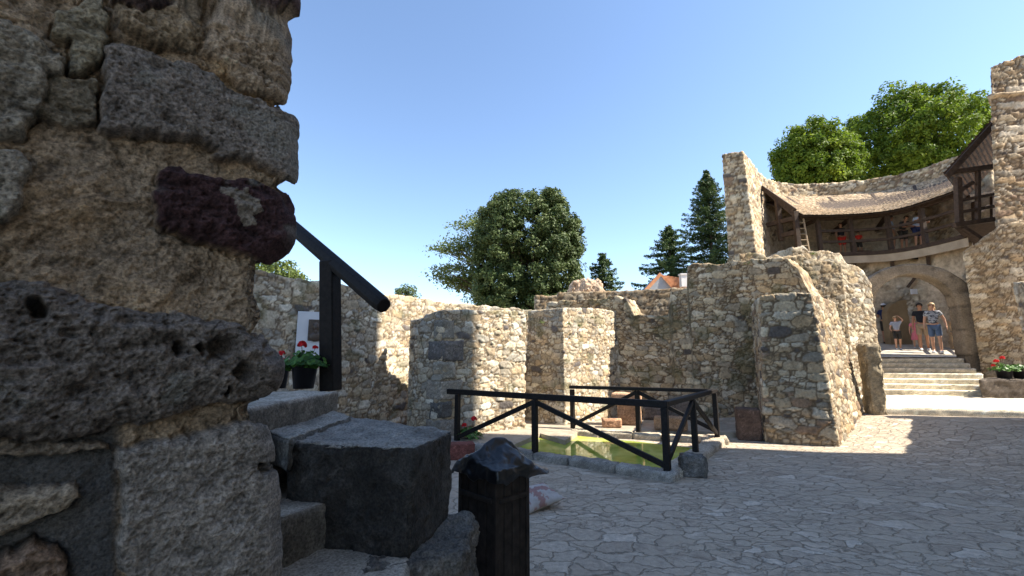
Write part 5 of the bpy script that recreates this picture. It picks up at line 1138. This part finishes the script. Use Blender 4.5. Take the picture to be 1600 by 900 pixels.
for k, (px, py, lab) in enumerate(((1360, 400, 'small dark window just under the gallery, left of the arch'), (1440, 400, 'small ochre-framed window under the gallery above the arch'))):
    q = wall_hit(px); t = thing('small_window', lab, 'window', (q[0], q[1]-.02, zat(py, q[1]))); box_obj('frame', (0, 0, 0), (.62, .10, .48), M['oldwood'] if k == 0 else M['niche'], t); box_obj('pane', (0, -.06, 0), (.46, .03, .34), M['blackwood'], t)
# ------------------------------------------------------------------ people
def cloth(name, c1, c2=None, scale=14):
    return simple(name, c1, c2 or tuple(x*1.25 for x in c1), scale, .85, .3, .004)
M['skin'] = simple('skin', (.50, .27, .17), (.58, .33, .22), 6, .55, .05, .001)
M['skin_tan'] = simple('tanned_skin', (.38, .19, .11), (.44, .23, .14), 6, .55, .05, .001)
M['hair_dark'] = simple('dark_hair', (.02, .014, .01), (.05, .035, .025), 60, .6, .5, .003)
M['hair_fair'] = simple('fair_hair', (.40, .25, .12), (.62, .44, .24), 60, .55, .5, .003)
def pattern(name, cols, scale, stripes=False):
    m, nt, b = new_mat(name)
    if stripes:
        tc = N(nt, 'ShaderNodeTexCoord'); n = N(nt, 'ShaderNodeTexWave', bands_direction='Z'); n.inputs['Scale'].default_value = scale; nt.links.new(tc.outputs['Object'], n.inputs[0]); s = n.outputs[1]
    else: n = noise_node(nt, scale, 3, .7); s = n.outputs[0]
    r = ramp(nt, s, cols); r.color_ramp.interpolation = 'CONSTANT' if not stripes else 'LINEAR'; nt.links.new(r.outputs[0], b.inputs['Base Color']); b.inputs['Roughness'].default_value = .85; return m
def skin_shell(name, verts, edges, rad, mat, parent, sub=2, root=0, extra=None):
    me = bpy.data.meshes.new(name); me.from_pydata([tuple(v) for v in verts], edges, []); o = bpy.data.objects.new(name, me); C.objects.link(o)
    md = o.modifiers.new('skin', 'SKIN'); md.use_smooth_shade = True
    for i, r in enumerate(rad):
        sv = me.skin_vertices[0].data[i]; sv.radius = (r, r) if not hasattr(r, '__len__') else r; sv.use_root = (i == root)
    s = o.modifiers.new('sub', 'SUBSURF'); s.levels = sub; s.render_levels = sub
    dg = bpy.context.evaluated_depsgraph_get(); m2 = bpy.data.meshes.new_from_object(o.evaluated_get(dg)); bpy.data.objects.remove(o); bpy.data.meshes.remove(me)
    m2.name = name; m2.materials.clear(); 
    if extra:
        bm = bmesh.new(); bm.from_mesh(m2); extra(bm); bm.to_mesh(m2); bm.free()
    m2.polygons.foreach_set('use_smooth', [True]*len(m2.polygons)); return link(name, m2, mat, parent)
def person(label, loc, H, rz, pose=None, top=('shirt', None, True), bottom=('shorts', None, .48), hair='dark', hat=None, shoes=None, skinm='skin', group=None, female=False, detail=True, build=1.0, name='person', skirt=False):
    k = H/1.72; J = dict(pel=(0, 0, .93), sp=(0, 0, 1.09), ch=(0, .005, 1.29), nb=(0, .01, 1.43), nk=(0, -.005, 1.50), hd=(0, -.02, 1.60), ht=(0, -.01, 1.665),
        ls=(.165, .01, 1.385), le=(.225, .03, 1.12), lw=(.245, -.05, .885), lh=(.247, -.075, .815), rs=(-.165, .01, 1.385), re=(-.225, .03, 1.12), rw=(-.245, -.05, .885), rh=(-.247, -.075, .815),
        lp=(.085, 0, .88), lk=(.10, -.02, .49), la=(.10, .03, .09), lt=(.115, -.12, .035), rp=(-.085, 0, .88), rk=(-.10, -.02, .49), ra=(-.10, .03, .09), rt=(-.115, -.12, .035))
    if pose: J.update(pose)
    J = {a: Vector(v)*k for a, v in J.items()}
    t = thing(name, label, 'person', loc, rz, group); t.location = loc
    names = ['pel', 'sp', 'ch', 'nb', 'nk', 'hd', 'ht', 'ls', 'le', 'lw', 'lh', 'rs', 're', 'rw', 'rh', 'lp', 'lk', 'la', 'lt', 'rp', 'rk', 'ra', 'rt']
    b_ = build; rad = dict(pel=(.115*b_, .10*b_), sp=(.105*b_, .088*b_), ch=(.12*b_, .10*b_), nb=(.07, .06), nk=(.05, .052), hd=(.078, .092), ht=(.058, .070), ls=.056, le=.040, lw=.026, lh=(.034, .020), rs=.056, re=.040, rw=.026, rh=(.034, .020), lp=.085*b_, lk=.056, la=.037, lt=.034, rp=.085*b_, rk=.056, ra=.037, rt=.034)
    V = [J[n] for n in names]; I = {n: i for i, n in enumerate(names)}; Rr = [tuple(x*k for x in rad[n]) if hasattr(rad[n], '__len__') else rad[n]*k for n in names]
    E = [('pel', 'sp'), ('sp', 'ch'), ('ch', 'nb'), ('nb', 'nk'), ('nk', 'hd'), ('hd', 'ht'), ('ch', 'ls'), ('ls', 'le'), ('le', 'lw'), ('lw', 'lh'), ('ch', 'rs'), ('rs', 're'), ('re', 'rw'), ('rw', 'rh'), ('pel', 'lp'), ('lp', 'lk'), ('lk', 'la'), ('la', 'lt'), ('pel', 'rp'), ('rp', 'rk'), ('rk', 'ra'), ('ra', 'rt')]
    E = [(I[a], I[c]) for a, c in E]
    def extras(bm):
        hd = J['hd']; f = Vector((0, -1, 0))
        bmesh.ops.create_uvsphere(bm, u_segments=8, v_segments=6, radius=1, matrix=Matrix.Translation(hd+Vector((0, -.088, -.012))*k) @ Matrix.Diagonal((.013*k, .018*k, .020*k, 1)))   # nose
        for s in (-1, 1): bmesh.ops.create_uvsphere(bm, u_segments=8, v_segments=6, radius=1, matrix=Matrix.Translation(hd+Vector((.078*s, .005, -.005))*k) @ Matrix.Diagonal((.010*k, .018*k, .030*k, 1)))   # ears
        for s in ('l', 'r'):
            w_, h_ = J[s+'w'], J[s+'h']; d = (h_-w_).normalized(); sx = 1 if s == 'l' else -1; side_ = Vector((0, -1, 0)); side_ = (side_-d*side_.dot(d)).normalized(); pn = d.cross(side_)
            for q, (off, L_) in enumerate(((-.024, .060), (-.008, .072), (.008, .078), (.024, .068))):
                p0 = h_+side_*(-off)*k+d*.008*k; p1 = p0+d*L_*.5*k; p2 = p1+(d*.85+pn*(-.5*sx)*-1).normalized()*L_*.5*k; bm_tube(bm, [tuple(p0), tuple(p1), tuple(p2)], [.0085*k, .0080*k, .0065*k], 6)
            p0 = w_+d*.02*k+side_*.018*k; p1 = p0+(side_+d*.8).normalized()*.035*k; p2 = p1+d*.028*k; bm_tube(bm, [tuple(p0), tuple(p1), tuple(p2)], [.0105*k, .0095*k, .007*k], 6)
    body = skin_shell('body', V, E, Rr, M[skinm], t, 2 if detail else 1, 0, extras)
    def sub(nm, keys, edges, mul, mat, add=.0, over=None):
        idx = {a: i for i, a in enumerate(keys)}; VV = []; RR = []
        for a in keys:
            VV.append(over[a]*1.0 if over and a in over else J[a]); r = rad.get(a, .05) if a in rad else rad[a[:2]]
            RR.append(tuple(x*k*mul+add*k for x in r) if hasattr(r, '__len__') else (r*k*mul+add*k,)*2)
        return skin_shell(nm, VV, [(idx[a], idx[c]) for a, c in edges], RR, mat, t, 2 if detail else 1)
    # shirt: down to the hips, sleeves to mid upper arm
    tm = top[1]; sl = .55 if top[2] else .08
    J['lsx'] = J['ls'].lerp(J['le'], sl); J['rsx'] = J['rs'].lerp(J['re'], sl); rad['lsx'] = .055; rad['rsx'] = .055; J['nbx'] = J['ch'].lerp(J['nb'], .85); rad['nbx'] = (.075, .065); J['px'] = J['pel'].lerp(J['sp'], .15); rad['px'] = (.122*b_, .108*b_)
    sub('shirt', ['px', 'sp', 'ch', 'nbx', 'ls', 'lsx', 'rs', 'rsx'], [('px', 'sp'), ('sp', 'ch'), ('ch', 'nbx'), ('ch', 'ls'), ('ls', 'lsx'), ('ch', 'rs'), ('rs', 'rsx')], 1.06, tm, .010)
    if skirt:
        bm = bmesh.new(); c = J['pel']; n = 20; r0 = .13*k; rings = []
        for (dz, r) in ((.06, .115), (-.05, .15), (-.25, .19), (-.46, .22)):
            rings.append([bm.verts.new((c.x+math.cos(q*2*math.pi/n)*r*k*(1+.06*math.sin(q*3)), c.y+math.sin(q*2*math.pi/n)*r*.8*k*(1+.06*math.sin(q*3)), c.z+dz*k)) for q in range(n)])
        for a, b2 in zip(rings, rings[1:]):
            for q in range(n): bm.faces.new((a[q], a[(q+1) % n], b2[(q+1) % n], b2[q]))
        link('skirt', bm_mesh('skirt', bm, smooth=True), bottom[1], t)
    else:
        ln = bottom[2]   # fraction of the thigh and shin covered
        if ln <= 1: J['lq'] = J['lp'].lerp(J['lk'], ln); J['rq'] = J['rp'].lerp(J['rk'], ln); rq = .074
        else: J['lq'] = J['lk'].lerp(J['la'], ln-1); J['rq'] = J['rk'].lerp(J['ra'], ln-1); rq = .062
        rad['lq'] = rad['rq'] = rq
        if ln <= 1: sub(bottom[0], ['pel', 'lp', 'lq', 'rp', 'rq'], [('pel', 'lp'), ('lp', 'lq'), ('pel', 'rp'), ('rp', 'rq')], 1.05, bottom[1], .012)
        else: sub(bottom[0], ['pel', 'lp', 'lk', 'lq', 'rp', 'rk', 'rq'], [('pel', 'lp'), ('lp', 'lk'), ('lk', 'lq'), ('pel', 'rp'), ('rp', 'rk'), ('rk', 'rq')], 1.05, bottom[1], .010)
    for s in ('l', 'r'):
        bm = bmesh.new(); a, b2 = J[s+'a'], J[s+'t']; d = (b2-a); d.z = 0; d.normalize(); c = a.lerp(b2, .45); yaw = math.atan2(d.y, d.x)
        bmesh.ops.create_uvsphere(bm, u_segments=12, v_segments=8, radius=1, matrix=Matrix.Translation((c.x, c.y, min(a.z, b2.z+.03*k)*.6)) @ Matrix.Rotation(yaw, 4, 'Z') @ Matrix.Diagonal((.135*k, .052*k, .045*k, 1)))
        link('shoe', bm_mesh('shoe', bm, smooth=True), shoes or M['blackwood'], t)
    hd = J['hd']; hm = M['hair_dark'] if hair == 'dark' else M['hair_fair']; bm = bmesh.new()
    bmesh.ops.create_uvsphere(bm, u_segments=18, v_segments=14, radius=1, matrix=Matrix.Translation(hd+Vector((0, .016, .030))*k) @ Matrix.Diagonal((.094*k, .104*k, .098*k, 1)))
    for v in list(bm.verts):
        r_ = v.co-hd
        if r_.y < -.045*k and r_.z < .050*k: bm.verts.remove(v)
    if female:
        bmesh.ops.create_uvsphere(bm, u_segments=14, v_segments=10, radius=1, matrix=Matrix.Translation(hd+Vector((0, .065, -.085))*k) @ Matrix.Diagonal((.098*k, .05*k, .12*k, 1)))
    link('hair', bm_mesh('hair', bm, smooth=True), hm, t)
    for s in (-1, 1):
        bm = bmesh.new(); bmesh.ops.create_uvsphere(bm, u_segments=8, v_segments=6, radius=.011*k, matrix=Matrix.Translation(hd+Vector((.032*s, -.083, .008))*k)); link('eye', bm_mesh('eye', bm, smooth=True), M['blackwood'], t)
    if hat:
        bm = bmesh.new(); bmesh.ops.create_uvsphere(bm, u_segments=16, v_segments=10, radius=1, matrix=Matrix.Translation(hd+Vector((0, .005, .045))*k) @ Matrix.Diagonal((.102*k, .115*k, .085*k, 1)))
        for v in list(bm.verts):
            if v.co.z < hd.z+.035*k: bm.verts.remove(v)
        bm_box(bm, tuple(hd+Vector((0, -.145, .042))*k), (.14*k, .10*k, .012*k)); link('cap', bm_mesh('cap', bm, smooth=True), hat, t)
    return t
def ramp_at(px, py): # feet on the ramp surface at a picture point
    rx, ry, rz = ray(px, py); t_ = None
    A_ = rz-.13*ry; B_ = 1.60-.13*AY-CAMZ
    t_ = B_/A_; return (rx*t_, ry*t_, CAMZ+rz*t_)
W_ = M['white']
navy = cloth('navy_shirt', (.012, .02, .07)); blk_ = cloth('black_shirt', (.012, .012, .016)); khaki = cloth('khaki_shorts', (.30, .22, .14)); denim = cloth('denim_shorts', (.09, .13, .21)); darks = cloth('dark_shorts', (.035, .032, .028)); pink = cloth('pink_dress', (.55, .16, .20))
floral = pattern('patterned_top', [(0, (.05, .055, .08)), (.47, (.55, .55, .55)), (.53, (.14, .16, .22)), (.6, (.6, .6, .6))], 16); strp = pattern('striped_shirt', [(0, (.65, .66, .7)), (1, (.06, .09, .18))], 9, True)
def feet(px, Y): x = on_y(px, 540, Y)[0]; return (x, Y, rz_(Y))
walkA = dict(lk=(.10, -.10, .50), la=(.10, -.06, .09), lt=(.11, -.21, .035), rk=(-.09, .0, .49), ra=(-.09, .14, .13), rt=(-.10, .02, .04))
walkB = dict(rk=(-.10, -.10, .50), ra=(-.10, -.06, .09), rt=(-.11, -.21, .035), lk=(.09, .0, .49), la=(.09, .14, .13), lt=(.10, .02, .04))
person('woman in patterned top with pink sleeves and denim shorts walking down the ramp', feet(1464, 16.0), 1.80, -.75, {**walkA, 'lw': (.30, -.02, .90), 'lh': (.31, -.04, .83), 'le': (.27, .05, 1.14)}, ('shirt', floral, True), ('shorts', denim, .92), 'fair', None, M['white'], 'skin', female=True, build=1.04)
person('person in a dark tee and khaki shorts walking behind the woman in denim shorts', feet(1445, 16.8), 1.78, -.75, walkB, ('shirt', blk_, True), ('shorts', khaki, .95), 'dark', None, M['white'], 'skin_tan', build=1.1)
person('small child in pink at the left of the walking couple', feet(1433, 17.6), 1.18, -.6, {'le': (.2, -.08, 1.15), 'lw': (.14, -.2, 1.0), 'lh': (.13, -.26, .97)}, ('shirt', pink, True), ('skirt', pink, .5), 'fair', None, M['white'], 'skin', skirt=True)
person('boy in striped shirt and dark shorts, one arm raised to his head', feet(1404, 17.0), 1.28, -.55, {**walkB, 'le': (.30, -.04, 1.50), 'lw': (.14, -.05, 1.70), 'lh': (.08, -.05, 1.72), 're': (-.24, 0, 1.12), 'rw': (-.26, -.16, 1.0), 'rh': (-.25, -.22, .98)}, ('shirt', strp, True), ('shorts', darks, .95), 'fair', None, M['white'], 'skin')
person('man in navy tee and white cap seen from behind, left in the arch', feet(1388, 19.4), 1.74, 2.4, {'lw': (.14, -.22, 1.05), 'lh': (.10, -.28, 1.08), 'le': (.24, -.02, 1.12)}, ('shirt', navy, True), ('shorts', darks, .95), 'dark', W_, M['blackwood'], 'skin_tan', build=1.15)
person('person in black bending forward by the niche at the back of the arch', feet(1408, 20.0), 1.70, -2.2, {'ch': (0, -.18, 1.20), 'nb': (0, -.28, 1.30), 'nk': (0, -.32, 1.35), 'hd': (0, -.37, 1.43), 'ht': (0, -.39, 1.49), 'ls': (.16, -.25, 1.26), 'rs': (-.16, -.25, 1.26), 'le': (.2, -.32, 1.0), 're': (-.2, -.32, 1.0), 'lw': (.15, -.42, .80), 'rw': (-.15, -.42, .80), 'lh': (.14, -.45, .74), 'rh': (-.14, -.45, .74), 'sp': (0, -.06, 1.08)}, ('shirt', blk_, True), ('trousers', blk_, 1.8), 'dark', None, None, 'skin')
redc = cloth('red_shirt', (.5, .03, .02)); bluec = cloth('pale_blue_shirt', (.35, .42, .55))
def gallery_at(px, off):
    best = None
    for p in curve(off, 300, 2.6, 12.5):
        d_ = abs(project(np.array([[p[0], p[1], ZF+1]]))[0][0]-px)
        if best is None or d_ < best[0]: best = (d_, p)
    return best[1]
lean_ = {'ch': (0, -.12, 1.24), 'nb': (0, -.22, 1.36), 'nk': (0, -.27, 1.41), 'hd': (0, -.33, 1.48), 'ht': (0, -.35, 1.54), 'ls': (.16, -.18, 1.31), 'rs': (-.16, -.18, 1.31), 'le': (.2, -.30, 1.08), 're': (-.2, -.30, 1.08), 'lw': (.12, -.45, 1.02), 'rw': (-.12, -.45, 1.02), 'lh': (.10, -.52, 1.02), 'rh': (-.10, -.52, 1.02)}
for px, H_, tm, bmq, ps, ry_, lab in ((1314, 1.55, blk_, redc, None, .2, 'visitor in a dark top and red shorts at the left of the gallery'), (1341, 1.1, redc, darks, None, 0, 'small child in red behind the gallery rail'),
    (1394, 1.68, bluec, khaki, None, 1.2, 'visitor in pale clothes standing beside the middle gallery post'), (1410, 1.62, darks, darks, lean_, .3, 'visitor in dark clothes leaning on the gallery rail'), (1432, 1.70, bluec, navy, lean_, .3, 'visitor in a pale top and navy shorts bending over the gallery rail')):
    p = gallery_at(px, 1.9); person(lab, (p[0], p[1], ZF+.01), H_, ry_-.4, ps, ('shirt', tm, True), ('shorts', bmq, .95), 'dark', None, None, 'skin_tan', group='visitors on the timber gallery', detail=False)
